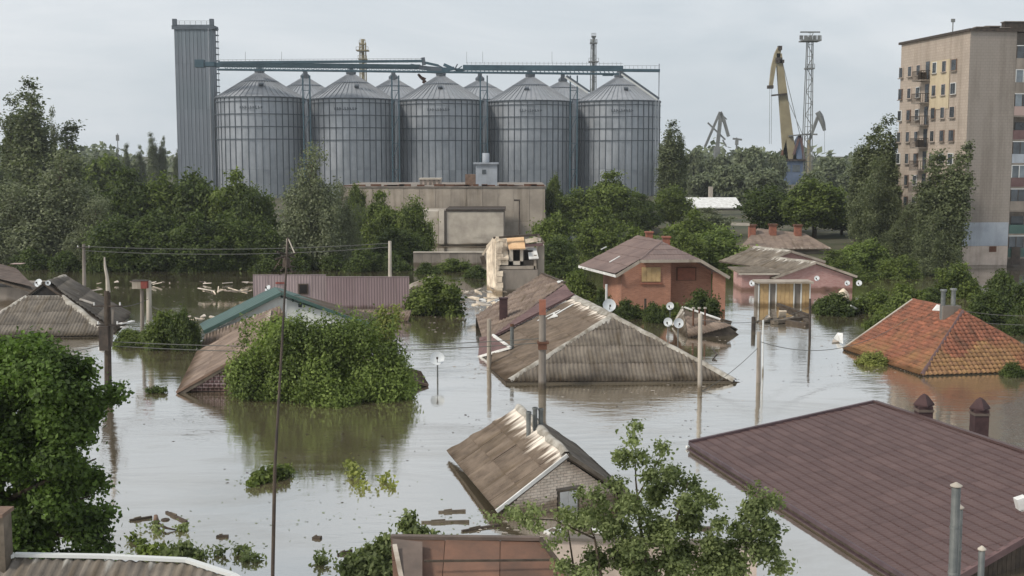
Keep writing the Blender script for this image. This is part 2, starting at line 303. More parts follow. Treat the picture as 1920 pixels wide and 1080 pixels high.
def clip2(poly, a, b):                        # keep the left side of a->b
    outp = []
    for i in range(len(poly)):
        p, q = poly[i], poly[(i+1) % len(poly)]
        sp = (b[0]-a[0])*(p[1]-a[1])-(b[1]-a[1])*(p[0]-a[0]); sq = (b[0]-a[0])*(q[1]-a[1])-(b[1]-a[1])*(q[0]-a[0])
        if sp >= 0: outp.append(p)
        if sp*sq < 0: t = sp/(sp-sq); outp.append((p[0]+t*(q[0]-p[0]), p[1]+t*(q[1]-p[1])))
    return outp
def frame(pts):
    p0 = pts[0]; n = Vector((0,0,0))
    for k in range(1, len(pts)-1): n += (pts[k]-p0).cross(pts[k+1]-p0)
    n.normalize()
    if n.z < -1e-4 or (abs(n.z) < 1e-4 and n.y > 0): n = -n
    U = (pts[1]-p0); U = (U - n*U.dot(n)).normalized(); V = n.cross(U)
    if V.z < 0: U = -U; V = -V
    return p0, U, V, n
def cover(parent, pts, name, m, w, l, kind='wave', off=0.0, bond=0.0, jitter=0.0, period=0.22, amp=0.036, gap=0.0, th=0.02, mats=None, limit=None, minarea=0.004):
    """lay single pieces (sheets, tiles, bricks, boards) over the convex polygon pts; each piece is its own object"""
    p0, U, V, n = frame(pts); o3 = ORG[parent.name]
    poly = [((p-p0).dot(U), (p-p0).dot(V)) for p in pts]
    ar = sum(poly[i][0]*poly[(i+1) % len(poly)][1]-poly[(i+1) % len(poly)][0]*poly[i][1] for i in range(len(poly)))
    if ar < 0: poly = poly[::-1]
    us = [p[0] for p in poly]; vs = [p[1] for p in poly]; umin, umax, vmin, vmax = min(us), max(us), min(vs), max(vs)
    pieces = []; rows = int(math.ceil((vmax-vmin)/l))
    for j in range(rows):
        cols = int(math.ceil((umax-umin)/w))+2; sh = (j % 2)*bond*w
        for i in range(-1, cols):
            ua, va = umin+i*w-sh, vmin+j*l; ub, vb = ua+w-gap, va+l-gap
            rect = [(ua,va),(ub,va),(ub,vb),(ua,vb)]; full = True; pr = rect
            for k in range(len(poly)):
                a, b = poly[k], poly[(k+1) % len(poly)]
                q = clip2(pr, a, b)
                if len(q) != len(pr) or any(abs(q[x][0]-pr[x][0])+abs(q[x][1]-pr[x][1]) > 1e-6 for x in range(len(q))): full = False
                pr = q
                if len(pr) < 3: break
            if len(pr) < 3: continue
            a2 = abs(sum(pr[x][0]*pr[(x+1) % len(pr)][1]-pr[(x+1) % len(pr)][0]*pr[x][1] for x in range(len(pr))))/2
            if a2 < minarea: continue
            pieces.append((ua, va, ub, vb, full, pr))
    cache = {}; objs = []; stuffv, stufff = [], []
    if limit and len(pieces) > limit:
        def dist(pc): q = p0+U*((pc[0]+pc[2])/2)+V*((pc[1]+pc[3])/2); return q.y
        pieces.sort(key=dist)
    for idx, (ua, va, ub, vb, full, pr) in enumerate(pieces):
        jx = random.uniform(-1,1)*jitter; jt = random.uniform(-1,1)*jitter*0.4
        def W(u, v, h): return p0+U*u+V*v+n*(h+off+jx*0.5 + jt*(u-ua)) - o3
        vv, ff, uvs = [], [], []
        if kind in ('wave', 'rib', 'tile'):
            lift = 0.03 if kind != 'tile' else 0.045
            seg = 4 if kind != 'tile' else 8
            step = period/seg if kind != 'tile' else (ub-ua)/8
            cu0, cu1 = min(p[0] for p in pr), max(p[0] for p in pr)
            k0, k1 = int(math.floor((cu0-ua)/step)), int(math.ceil((cu1-ua)/step))
            def hh(u):
                t = (u-ua)/period
                if kind == 'rib': return amp*max(0, min(1, 2.5*math.sin(2*math.pi*t)))
                if kind == 'tile': s = (u-ua)/(ub-ua); return 0.05*math.sin(math.pi*min(1, s/0.62)) if s < 0.62 else -0.02*math.sin(math.pi*(s-0.62)/0.38)
                return amp*math.sin(2*math.pi*t)
            def span(u):                       # v range of the clipped piece at u
                ys = []
                for x in range(len(pr)):
                    a, b = pr[x], pr[(x+1) % len(pr)]
                    if (a[0]-u)*(b[0]-u) <= 1e-9 and abs(a[0]-b[0]) > 1e-9: ys.append(a[1]+(b[1]-a[1])*(u-a[0])/(b[0]-a[0]))
                    elif abs(a[0]-b[0]) <= 1e-9 and abs(a[0]-u) < 1e-6: ys += [a[1], b[1]]
                return (min(ys), max(ys)) if ys else None
            prev = None
            for k in range(k0, k1+1):
                u = min(max(ua+k*step, cu0+1e-6), cu1-1e-6); sp = span(u)
                if sp is None: prev = None; continue
                b0, b1 = sp; ov = 0.06 if kind != 'tile' else 0.03
                if abs(b1-vb) < 1e-4: b1 += ov
                h0 = hh(u)+lift*(1-(b0-va)/(vb-va)); h1 = hh(u)+lift*(1-(b1-va)/(vb-va))
                i0 = len(vv); vv += [W(u,b0,h0), W(u,b1,h1), W(u,b0,h0-th-0.012)]; uvs += [(u, vmax-b0), (u, vmax-b1), (u, vmax-b0)]
                if prev is not None: ff += [(prev, i0, i0+1, prev+1), (prev+2, i0+2, i0, prev)]
                prev = i0
        else:
            t0 = th; lift = 0.0; i0 = 0; m_ = len(pr)
            for (u, v) in pr:
                hl = t0*(1-(v-va)/(vb-va))+0.008 if kind == 'lap' else t0
                vv.append(W(u, v, hl)); uvs.append((u, vmax-v))
            for (u, v) in pr: vv.append(W(u, v, 0)); uvs.append((u, vmax-v))
            ff.append(tuple(range(m_)))
            for k in range(m_): ff.append((m_+k, m_+(k+1) % m_, (k+1) % m_, k))
        if not ff: continue
        if limit is not None and idx >= limit:
            b = len(stuffv); stuffv += vv; stufff += [tuple(x+b for x in f_) for f_ in ff]; continue
        me = bpy.data.meshes.new(name); me.from_pydata([tuple(v) for v in vv], [], ff)
        uvl = me.uv_layers.new(name='UVMap'); arr = np.array([uvs[lp.vertex_index] for lp in me.loops], dtype=np.float32).ravel(); uvl.data.foreach_set('uv', arr)
        me.materials.append(mats(idx, (ua+ub)/2-umin, (va+vb)/2-vmin) if mats else m)
        if kind in ('wave', 'tile'):
            me.polygons.foreach_set('use_smooth', [True]*len(me.polygons))
        me.update(); objs.append(obj(name, me, parent))
    if stufff:
        me = bpy.data.meshes.new(name); me.from_pydata([tuple(v) for v in stuffv], [], stufff); me.materials.append(m); me.uv_layers.new(name='UVMap')
        o = obj(name, me, parent); o['kind'] = 'stuff'; objs.append(o)
    return objs
def slab(parent, pts, name, m, th=0.12, down=0.0, uv=None):
    p0, U, V, n = frame(pts)
    return MB().prism([p - n*(down+0.035) for p in pts], -n*th).build(name, m, parent, uvplane=uv)
def sheets(root, pts, m, w=1.1, l=1.6, **k):
    d = slab(root, pts, 'roof', M['deck'], 0.10); cover(d, pts, 'roof_sheet', m, w, l, 'wave', jitter=0.02, **k); return d

# ------------------------------------------------------------------ trees
def leaf_mesh(name, blobs, n, size, m, seed=0, clump=0.5, per=14, flat=0.35, aspect=1.7, shell=0.55, upright=0.0, csize=(0.6,1.3)):
    rs = np.random.RandomState(seed); B = np.array([b[:6] for b in blobs], dtype=float)
    wt = (B[:,3]*B[:,4]+B[:,4]*B[:,5]+B[:,3]*B[:,5]); wt /= wt.sum()
    nc = max(1, n//per); k = rs.choice(len(B), nc, p=wt)
    d = rs.normal(size=(nc,3)); d /= np.linalg.norm(d, axis=1)[:,None]
    r = shell+(1-shell)*rs.rand(nc)**0.6
    cc = B[k,:3]+d*B[k,3:6]*r[:,None]
    cs = clump*rs.uniform(csize[0], csize[1], nc)
    idx = rs.randint(0, nc, n); off = rs.normal(size=(n,3))*cs[idx][:,None]*np.array([1,1,0.75+upright])*0.5
    p = cc[idx]+off; outd = d[idx]
    nr = rs.normal(size=(n,3))*0.62+outd*0.75+np.array([0,0,flat]); nr /= np.linalg.norm(nr, axis=1)[:,None]
    a = rs.normal(size=(n,3)); a[:,2] += upright*2; a -= nr*(a*nr).sum(1)[:,None]; a /= np.linalg.norm(a, axis=1)[:,None]
    b = np.cross(nr, a); s = size*rs.uniform(0.6, 1.35, n)[:,None]
    a = a*s*aspect*0.5; b = b*s*0.5
    v = np.stack([p-a, p-a*0.05-b, p+a, p-a*0.05+b], axis=1).reshape(-1,3)
    me = bpy.data.meshes.new(name); me.vertices.add(n*4); me.vertices.foreach_set('co', v.ravel().astype(np.float32))
    me.loops.add(n*4); me.loops.foreach_set('vertex_index', np.arange(n*4, dtype=np.int32))
    me.polygons.add(n); me.polygons.foreach_set('loop_start', np.arange(0, n*4, 4, dtype=np.int32)); me.polygons.foreach_set('loop_total', np.full(n, 4, dtype=np.int32))
    me.materials.append(m); me.update(calc_edges=True); return me
def trunk_mesh(name, h, r, branches, m, seed=0, lean=0.03, fork=0.3, reach=1.0):
    rs = random.Random(seed); b = MB(); pts = [Vector((0,0,-1.5))]; x = y = 0.0
    for k in range(1, 7):
        x += rs.uniform(-lean,lean)*h/6*3; y += rs.uniform(-lean,lean)*h/6*3; pts.append(Vector((x, y, h*k/6)))
    rad = [r*(1-0.13*k) for k in range(7)]; b.path(pts, rad, 8)
    for k in range(branches):
        t = rs.uniform(fork, 0.95); q = pts[0].lerp(pts[-1], t); i = min(5, int(t*6)); q = pts[i].lerp(pts[i+1], t*6-i)
        az = rs.uniform(0, 2*math.pi); ln = h*rs.uniform(0.22,0.45)*(1.1-t*0.6)*reach; dr = Vector((math.cos(az), math.sin(az), rs.uniform(0.5,1.1)+2.0*(1-reach))).normalized()
        m1 = q+dr*ln*0.5+Vector((0,0,0.05*ln)); e = m1+(dr+Vector((0,0,0.3))).normalized()*ln*0.5; rr = r*(1-t)*0.6+r*0.08
        b.path([q, m1, e], [rr, rr*0.6, rr*0.2], 5)
    me = bpy.data.meshes.new(name); me.from_pydata([tuple(v) for v in b.v], [], b.f); me.materials.append(m)
    for p in me.polygons: p.use_smooth = True
    return me
def rblobs(seed, n, rx, ry, z0, z1, br, shape='round'):
    rs = random.Random(seed); o = []
    for k in range(n):
        t = (k+0.5)/n if shape == 'pop' else rs.random()
        z = z0+(z1-z0)*t
        if shape == 'pop': e = math.sin(math.pi*min(1, 0.12+t*0.86))**0.75
        elif shape == 'cone': e = (1-t*0.8)
        else: e = math.sqrt(max(0.05, 1-(2*t-0.9)**2))
        a = rs.uniform(0, 2*math.pi); rr = e*rs.uniform(0.25, 0.8)
        s = br*rs.uniform(0.7, 1.25)*(0.55+0.45*e)
        o.append((math.cos(a)*rx*rr, math.sin(a)*ry*rr, z, s, s, s*(1.6 if shape == 'pop' else 0.85)))
    return o
PROTO = {}
def lobes(seed, n, spread, h, z0, r, hmin=0.55, vert=1.8, step=0.8, first=True):
    """several upright tapering lobes, leaning outwards: ragged many-topped crowns"""
    rs = random.Random(seed); o = []
    for k in range(n):
        a = 2*math.pi*k/n+rs.uniform(-.5,.5); d = 0 if (k == 0 and first) else spread*rs.uniform(.45,1); top = h if k == 0 else h*rs.uniform(hmin, .93)*(1-.22*d/max(spread,.01))
        m_ = max(4, int((top-z0)/(r*step*vert)))
        for j in range(m_):
            t = (j+.5)/m_; e = (math.sin(math.pi*min(1,.22+.70*t)))**.6; s = r*(.35+.75*e)*rs.uniform(.75,1.2); q = d*(.35+.65*t)
            o.append((math.cos(a)*q+rs.gauss(0,r*.22), math.sin(a)*q+rs.gauss(0,r*.22), z0+(top-z0)*t, s, s, s*vert*.62))
    return o
def proto(kind, var, lm):
    key = (kind, var, lm)
    if key in PROTO: return PROTO[key]
    sd = sum(map(ord, kind))*7+var*13
    m = LM[lm]
    if kind == 'round':     # crown 8 wide, 9 tall
        b = rblobs(sd, 11, 3.1, 3.1, 2.6, 7.0, 1.7)+rblobs(sd+1, 20, 4.0, 4.0, 2.0, 8.0, 1.0)+rblobs(sd+2, 14, 4.5, 4.5, 2.6, 9.0, .5); cm = leaf_mesh('crown', b, 28000, 0.21, m, sd, 0.75, 15, shell=0.6, flat=.6, csize=(.35,1.5)); tm = trunk_mesh('trunk', 7, 0.28, 9, M['bark_d'], sd)
        dim = (8.6, 9.2)
    elif kind == 'bush':    # 5 wide 3 tall
        b = rblobs(sd, 9, 2.0, 1.8, 0.3, 1.7, 0.8)+rblobs(sd+1, 22, 2.7, 2.3, .4, 2.7, .38); cm = leaf_mesh('crown', b, 12000, 0.15, m, sd, 0.40, 14, upright=0.3, flat=.6); tm = trunk_mesh('trunk', 1.8, 0.08, 8, M['bark_d'], sd, fork=0.1)
        dim = (5.4, 3.0)
    elif kind == 'poplar':  # 3.8 wide 20 tall
        b = lobes(sd, 6, 1.35, 19.6, 1.4, .88, .62, 2.2)+lobes(sd+3, 5, .9, 15, 1.4, .8, .7, 2.2); cm = leaf_mesh('crown', b, 34000, 0.20, m, sd, 0.62, 15, shell=0.35, upright=0.6, csize=(.4,1.4)); tm = trunk_mesh('trunk', 17, 0.3, 14, M['bark'], sd, 0.008, 0.15, 0.3)
        dim = (4.4, 20.4)
    elif kind == 'silver':  # 12 wide, 18 tall, many tops
        b = lobes(sd, 7, 3.0, 17.4, 2.0, 1.7, .72, 1.8)+lobes(sd+5, 9, 5.2, 13, 1.2, 1.6, .5, 1.7, first=False); cm = leaf_mesh('crown', b, 56000, 0.19, m, sd, 0.9, 15, shell=0.5, upright=0.45, csize=(.4,1.25)); tm = trunk_mesh('trunk', 15, 0.45, 16, M['bark'], sd, 0.015, 0.15, 0.7)
        dim = (12.2, 18.6)
    elif kind == 'low':     # far soft canopy 14 wide 9 tall
        b = rblobs(sd, 22, 5.5, 4.5, 2.0, 7.6, 2.0)+rblobs(sd+1, 16, 6.5, 5, 3, 8.5, .9); cm = leaf_mesh('crown', b, 12000, 0.5, m, sd, 1.0, 14, shell=0.7, flat=.6); tm = trunk_mesh('trunk', 6, 0.3, 7, M['bark_d'], sd)
        dim = (15, 9.6)
    PROTO[key] = (cm, tm, dim); return PROTO[key]
def ground(x, y):
    s = max(0, min(1, (x-8)/26)); s = s*s*(3-2*s); t = max(0, min(1, (y-(158-42*s))/(44-14*s))); return -2.0+3.2*t*t*(3-2*t)
def tree(name, px, top, Y, wpx, kind, lm, label, cat='tree', var=0, base=None, rot=None, group=None, depth=None):
    cm, tm, (dw, dh) = proto(kind, var, lm)
    q = A(px, top, Y); x = q.x; zb = ground(x, Y) if base is None else base
    s = wpx/F*Y/dw; sz = (q.z-zb)/dh
    r = T(name, label, cat, (x, Y, zb), group); r.rotation_euler = (0, 0, random.uniform(0, 6.28) if rot is None else rot); r.scale = (s, s if depth is None else depth, sz)
    for nm, me in (('trunk', tm), ('crown', cm)):
        o = bpy.data.objects.new(nm, me); C.objects.link(o); o.parent = r
    return r
HAZE = 0.0002
# ------------------------------------------------------------------ the setting
def struct(o): o['kind'] = 'structure'; return o
ys = [-120, -40, 0, 40, 80] + list(range(100, 214, 3)) + [220, 260, 320, 400, 520, 700, 1000, 1600, 3000, 7000]
xs = [-6000,-2500,-1200,-700,-450] + list(range(-320, 330, 10)) + [450,700,1200,2500,6000]
vv, ff = [], []
for y in ys:
    for x in xs:
        z = ground(x, y + 6*noise.noise(Vector((x*0.03, 3.1, 0)))) + (0.25*noise.noise(Vector((x*0.05, y*0.05, 0))) if y > 110 else 0)
        vv.append((x, y, z))
nx = len(xs)
for j in range(len(ys)-1):
    for i in range(nx-1): ff.append((j*nx+i, j*nx+i+1, (j+1)*nx+i+1, (j+1)*nx+i))
me = bpy.data.meshes.new('ground'); me.from_pydata(vv, [], ff); me.materials.append(mat('rough grass and mud', (0.035,0.045,0.02,1), (0.10,0.085,0.055,1), 0.15, 0.95, bump=0.4, bscale=2))
for p in me.polygons: p.use_smooth = True
struct(obj('ground', me))
# water: murky brown flood, skylight mirrored at grazing angles
m = bpy.data.materials.new('flood water'); m.use_nodes = True; t = m.node_tree; nn = t.nodes.new; ll = t.links.new; t.nodes.clear()
o_ = nn('ShaderNodeOutputMaterial'); df = nn('ShaderNodeBsdfDiffuse'); gl = nn('ShaderNodeBsdfGlossy'); gl.inputs['Roughness'].default_value = 0.045; gl.inputs['Color'].default_value = (0.97,0.965,0.955,1)
ms = nn('ShaderNodeMixShader'); fr = nn('ShaderNodeFresnel'); fr.inputs['IOR'].default_value = 1.33
co = nn('ShaderNodeTexCoord')
def nz(scale, st, det=3, rough=0.5, dist=0.0):
    ma = nn('ShaderNodeMapping'); ma.inputs['Scale'].default_value = st; n = nn('ShaderNodeTexNoise'); n.inputs['Scale'].default_value = scale; n.inputs['Detail'].default_value = det
    n.inputs['Roughness'].default_value = rough; n.inputs['Distortion'].default_value = dist; ll(co.outputs['Object'], ma.inputs[0]); ll(ma.outputs[0], n.inputs['Vector']); return n
n1 = nz(1.5, (0.45,1.1,1), 4, 0.6); n2 = nz(0.35, (0.6,1,1), 2); n3 = nz(0.05, (1,1,1), 3, 0.6)
a1 = nn('ShaderNodeMath'); a1.operation = 'MULTIPLY_ADD'; a1.inputs[1].default_value = 1.6; ll(n2.outputs['Fac'], a1.inputs[0]); ll(n1.outputs['Fac'], a1.inputs[2])
# calm and ruffled patches
cm_ = nn('ShaderNodeMapRange'); cm_.inputs['From Min'].default_value = 0.4; cm_.inputs['From Max'].default_value = 0.62; cm_.inputs['To Min'].default_value = 0.10; cm_.inputs['To Max'].default_value = 0.50; ll(n3.outputs['Fac'], cm_.inputs['Value'])
bu = nn('ShaderNodeBump'); bu.inputs['Distance'].default_value = 0.05; ll(cm_.outputs[0], bu.inputs['Strength']); ll(a1.outputs[0], bu.inputs['Height'])
ll(bu.outputs[0], gl.inputs['Normal']); ll(bu.outputs[0], fr.inputs['Normal'])
rm = nn('ShaderNodeValToRGB'); rm.color_ramp.elements[0].color = (0.13,0.104,0.064,1); rm.color_ramp.elements[1].color = (0.175,0.145,0.095,1); ll(n3.outputs['Fac'], rm.inputs[0]); ll(rm.outputs[0], df.inputs['Color'])
fm = nn('ShaderNodeMapRange'); fm.inputs['From Min'].default_value = 0.03; fm.inputs['From Max'].default_value = 0.6; fm.inputs['To Min'].default_value = 0.58; fm.inputs['To Max'].default_value = 0.93; ll(fr.outputs[0], fm.inputs['Value']); n6 = nz(0.11, (0.5,1.3,1), 6, 0.65, 1.2); r6 = nn('ShaderNodeMapRange'); r6.inputs['From Min'].default_value = 0.5; r6.inputs['From Max'].default_value = 0.72; r6.inputs['To Max'].default_value = 0.16; ll(n6.outputs['Fac'], r6.inputs['Value'])
s6 = nn('ShaderNodeMath'); s6.operation = 'SUBTRACT'; ll(fm.outputs[0], s6.inputs[0]); ll(r6.outputs[0], s6.inputs[1]); ll(s6.outputs[0], ms.inputs[0])
g6 = nn('ShaderNodeMapRange'); g6.inputs['From Min'].default_value = 0.42; g6.inputs['From Max'].default_value = 0.66; g6.inputs['To Min'].default_value = 0.025; g6.inputs['To Max'].default_value = 0.10; ll(n6.outputs['Fac'], g6.inputs['Value']); ll(g6.outputs[0], gl.inputs['Roughness']); ll(df.outputs[0], ms.inputs[1]); ll(gl.outputs[0], ms.inputs[2]); ll(ms.outputs[0], o_.inputs['Surface'])
water = struct(MB().quad((-420,-80,0),(420,-80,0),(420,165,0),(-420,165,0)) or None) if False else None
b = MB(); b.quad((-420,-80,0),(420,-80,0),(420,215,0),(-420,215,0)); struct(b.build('water', m))

# ------------------------------------------------------------------ grain silos
NS = 48
def silo(cx, Y, label, Rr=11.0, eave=None, apex=None, front=True):
    q = A(cx, 200, Y); x = q.x; ez = eave; az = apex
    r = T('grain_silo', label, 'silo', (x, Y, 0.8), 'front row of grain silos' if front else 'rear row of grain silos')
    wall = MB().lathe((x,Y,0), [(Rr-0.12,0.8),(Rr-0.12,ez)], NS).build('wall', M['galv'], r, smooth=True)
    roof = MB().lathe((x,Y,0), [(Rr+0.25,ez-0.05),(Rr*0.5,ez+(az-ez)*0.52),(1.0,az-0.25),(1.0,az),(0.0,az)], NS).build('roof', M['galv_roof'], r)
    b = MB(); b.lathe((x,Y,0), [(Rr*0.43,ez+(az-ez)*0.60),(Rr*0.43+0.08,ez+(az-ez)*0.60+0.18),(Rr*0.43-0.3,ez+(az-ez)*0.66)], NS); b.build('roof_band', M['galv_dark'], roof)
    rb = None
    for k in range(0, 32):
        a = math.pi*1.0 + math.pi*(k-4)/24
        if rb is None or True:
            c, s = math.cos(a), math.sin(a)
            MB().bar((x+c*(Rr+0.25),Y+s*(Rr+0.25),ez+0.02),(x+c*1.0,Y+s*1.0,az-0.2),0.10,0.16).build('rib', M['galv_roof'], roof)
    MB().lathe((x,Y,0), [(1.3,az-0.1),(1.3,az+0.5),(0.6,az+1.2),(0.6,az+1.8)], 12).build('cap', M['galv_dark'], r)
    if not front: return r
    MB().lathe((x,Y,0), [(Rr+0.30,ez-0.35),(Rr+0.34,ez-0.02),(Rr,ez+0.04)], NS).build('eave_ring', M['galv_dark'], r)
    # wall panels of the visible half, one mesh per tier, turned into place
    tiers = [(ez-1.2,ez),(ez-4.3,ez-1.2),(ez-7.4,ez-4.3),(ez-10.5,ez-7.4),(ez-18,ez-10.5),(0.8,ez-18)]
    for za, zb in tiers:
        base = None
        for k in range(22):
            a = math.pi + math.pi*(k-1)/20
            if base is None:
                da = math.pi/20*0.975; b = MB()
                pr = [(Rr, za+0.04), (Rr, zb-0.04)]
                i = 0; vs_ = []
                b = MB().lathe((x,Y,0), [(Rr-0.1,za+0.04),(Rr,za+0.04),(Rr,zb-0.04),(Rr-0.1,zb-0.04)], 3, a0=-da/2, a1=da/2)
                base = b.build('wall_panel', M['galv'], wall, smooth=False); o = base
                # lathe's zero direction
                zx = (Vector(base.data.vertices[0].co)+Vector(base.data.vertices[3].co)).to_2d(); z0 = math.atan2(zx.y, zx.x)
            else:
                o = base.copy(); C.objects.link(o)
            o.rotation_euler = (0,0,a-z0)
    st = None
    for k in range(23):
        a = math.pi + math.pi*(k-1)/20 - math.pi/40
        if st is None:
            st = MB().box(x+Rr-0.02,Y-0.075,0.8,x+Rr+0.15,Y+0.075,ez-0.02).build('stiffener', M['galv_dark'], r); o = st
        else: o = st.copy(); C.objects.link(o)
        o.rotation_euler = (0,0,a)
    for zz in [ez-1.2, ez-4.3, ez-7.4, ez-10.5]:
        MB().lathe((x,Y,0), [(Rr+0.17,zz-0.10),(Rr+0.28,zz-0.10),(Rr+0.28,zz+0.10),(Rr+0.17,zz+0.10)], NS).build('hoop', M['galv_dark'], r)
    # small illegible dark lettering near the top
    b = MB(); rr = random.Random(cx)
    for k in range(9):
        a = -math.pi/2 + (k-4)*0.058; c, s = math.cos(a), math.sin(a); z = ez-2.75; R2 = Rr+0.32
        tx, ty = -s, c; hh = rr.choice([0.55,0.8,0.6,0.75])
        b.obox((x+c*R2-tx*0.24, Y+s*R2-ty*0.24, z-hh/2), (tx*0.2,ty*0.2,0), (c*0.05,s*0.05,0), (0,0,hh))
        b.obox((x+c*R2, Y+s*R2, z-hh/2+0.12*(k%3)), (tx*0.24,ty*0.24,0), (c*0.05,s*0.05,0), (0,0,0.22))
    b.build('lettering', M['galv_dark'], r)
    b = MB(); hx = rr.uniform(-2,2); b.obox((x+hx, Y-7.0, ez+(az-ez)*0.38+0.1), (1.1,0,0), (0,0.8,0.45), (0,-0.3,0.5)); b.build('roof_hatch', M['galv_dark'], roof)
    return r
fs = [(488,316,180,135,'grain silo nearest the tall elevator tower, leftmost of the front row'),
      (659,320,183,138,'second silo of the front row, behind the tall grey green tree'),
      (827,325,185,141,'middle silo of the front row, under the broken stretch of conveyor'),
      (994,329,187,143,'fourth silo of the front row, above the right end of the concrete hall'),
      (1160,333,187,144,'rightmost silo of the front row, with a chute down its roof')]
for cx, Y, ye, ya, lb in fs:
    silo(cx, Y, lb, eave=A(cx, ye, Y-11).z, apex=A(cx, ya, Y).z)
bs = [(573,345,145,'rear silo whose cone shows between the first and second front silos'),
      (738,349,147,'rear silo whose cone shows between the second and middle front silos'),
      (900,353,150,'rear silo whose cone shows between the middle and fourth front silos'),
      (1055,357,152,'rear silo whose cone shows beside the rightmost front silo')]
for cx, Y, ya, lb in bs:
    silo(cx, Y, lb, eave=A(cx, 185, Y-11).z, apex=A(cx, ya, Y).z, front=False)

# elevator tower
Y0 = 316; p = A(333, 290, Y0); q = A(404, 290, Y0); zt = A(360, 46, Y0).z; x0, x1 = p.x, q.x
r = T('elevator_tower', 'tall grey sheet clad elevator tower left of the silos', 'tower', (p.x, Y0, 0.8))
MB().box(x0,Y0+0.2,0.8,x1-0.1,Y0+4.2,zt).build('wall', M['tower'], r)
k = 10; wd = (x1-x0)/k
for j, (za, zb) in enumerate([(0.8,12),(12.05,23.5),(23.55,35),(35.05,zt)]):
    base = None
    for i in range(k):
        if base is None: base = MB().prism([(x0+0.03,Y0+0.2,za),(x0+0.03,Y0,za),(x0+wd*0.5,Y0+0.03,za),(x0+wd-0.05,Y0,za),(x0+wd-0.05,Y0+0.2,za)], (0,0,zb-za)).build('siding_panel', M['tower'], r); o = base
        else: o = base.copy(); C.objects.link(o); o.location = (i*wd, 0, 0)
bx('parapet', M['galv_dark'], r, x0-0.5,Y0-0.3,zt-1.2,x1+0.5,Y0-0.02,zt-0.2)
bx('parapet', M['galv_dark'], r, x1+0.02,Y0-0.01,zt-1.2,x1+0.5,Y0+4.4,zt-0.2)
b = MB()
for xx in np.linspace(x0, x1, 8): b.bar((xx,Y0,zt-0.2),(xx,Y0,zt+0.9),0.08)
b.bar((x0,Y0,zt+0.9),(x1,Y0,zt+0.9),0.08); b.bar((x0,Y0,zt+0.4),(x1,Y0,zt+0.4),0.06); b.build('railing', M['haze_metal'], r)
for xx in (x0+0.2, x1-0.1): MB().box(xx-0.5,Y0-0.4,zt-0.2,xx+0.5,Y0+0.6,zt+1.4).build('corner_housing', M['galv_dark'], r)
b = MB()
for z in np.arange(2, zt, 1.6): b.box(x1+0.6,Y0+0.2,z,x1+1.3,Y0+1.5,z+0.28)
b.bar((x1+1.3,Y0+0.2,0.8),(x1+1.3,Y0+0.2,zt-1),0.12); b.bar((x1+0.6,Y0+0.2,0.8),(x1+0.6,Y0+0.2,zt-1),0.12); b.build('outside_ladder', M['galv_dark'], r)
b = MB(); b.tube((x1-0.9,Y0-0.3,0.8),(x1-0.9,Y0-0.3,zt-1),0.13); b.build('downpipe', M['galv'], r)

# conveyor gantry on top of the silos
def gp(px, py, Y=306): return A(px, py, Y)
def lin(x, xa, ya, xb, yb): return ya+(yb-ya)*(x-xa)/(xb-xa)
r = T('conveyor_gantry', 'long teal conveyor gantry running over the silo tops, broken in the middle', 'conveyor', gp(410, 122))
def gbar(n, x0, y0, x1, y1, w, h, m_='teal', Y=306): return MB().bar(gp(x0,y0,Y), gp(x1,y1,Y), w, h).build(n, M[m_], r)
gbar('conveyor_tube', 372, 121, 788, 125.5, 1.4, 1.1, Y=306)
gbar('conveyor_tube', 786, 126, 828, 132, 1.2, 1.0, 'galv_dark', Y=305)
gbar('conveyor_tube', 826, 133, 852, 128, 1.0, .8, 'teal', Y=305)
gbar('conveyor_tube', 410, 117.5, 792, 114.5, 0.7, 0.6, Y=304)
gbar('conveyor_tube', 868, 127, 1168, 128.5, 1.4, 1.3)
gbar('conveyor_tube', 1168, 132, 1237, 132.5, 1.2, 0.7)
gbar('walkway', 408, 130.5, 1160, 139, 1.2, 0.45, Y=303)
gbar('walkway', 1150, 141, 1130, 141, 1.2, 0.35, Y=303)
for x in list(range(420, 800, 9)):
    gbar('truss_web', x, lin(x,372,121,870,127)+3, x+4.5, lin(x,408,130.5,1160,139)-1, 0.14, 0.14, Y=304)
    gbar('truss_web', x+4.5, lin(x,408,130.5,1160,139)-1, x+9, lin(x+9,372,121,870,127)+3, 0.14, 0.14, Y=304)
for x in list(range(875, 1150, 8)): gbar('truss_web', x, 130, x+(4 if x % 16 else -4), 138, 0.2, 0.2, Y=304)
bb = MB()
for x in range(412, 1237, 8):
    if 796 < x < 872: continue
    y = lin(x,410,117,792,114) if x < 800 else (121 if x < 1170 else 128); bb.bar(gp(x,y+4), gp(x,y-5), 0.06)
bb.bar(gp(412,112), gp(790,109.5), 0.06); bb.bar(gp(874,118), gp(1168,119), 0.06); bb.bar(gp(1170,123), gp(1236,123), 0.06)
for x in (460,528,875,905,1035): bb.bar(gp(x,118), gp(x,97), 0.07)
bb.build('railing', M['haze_metal'], r)
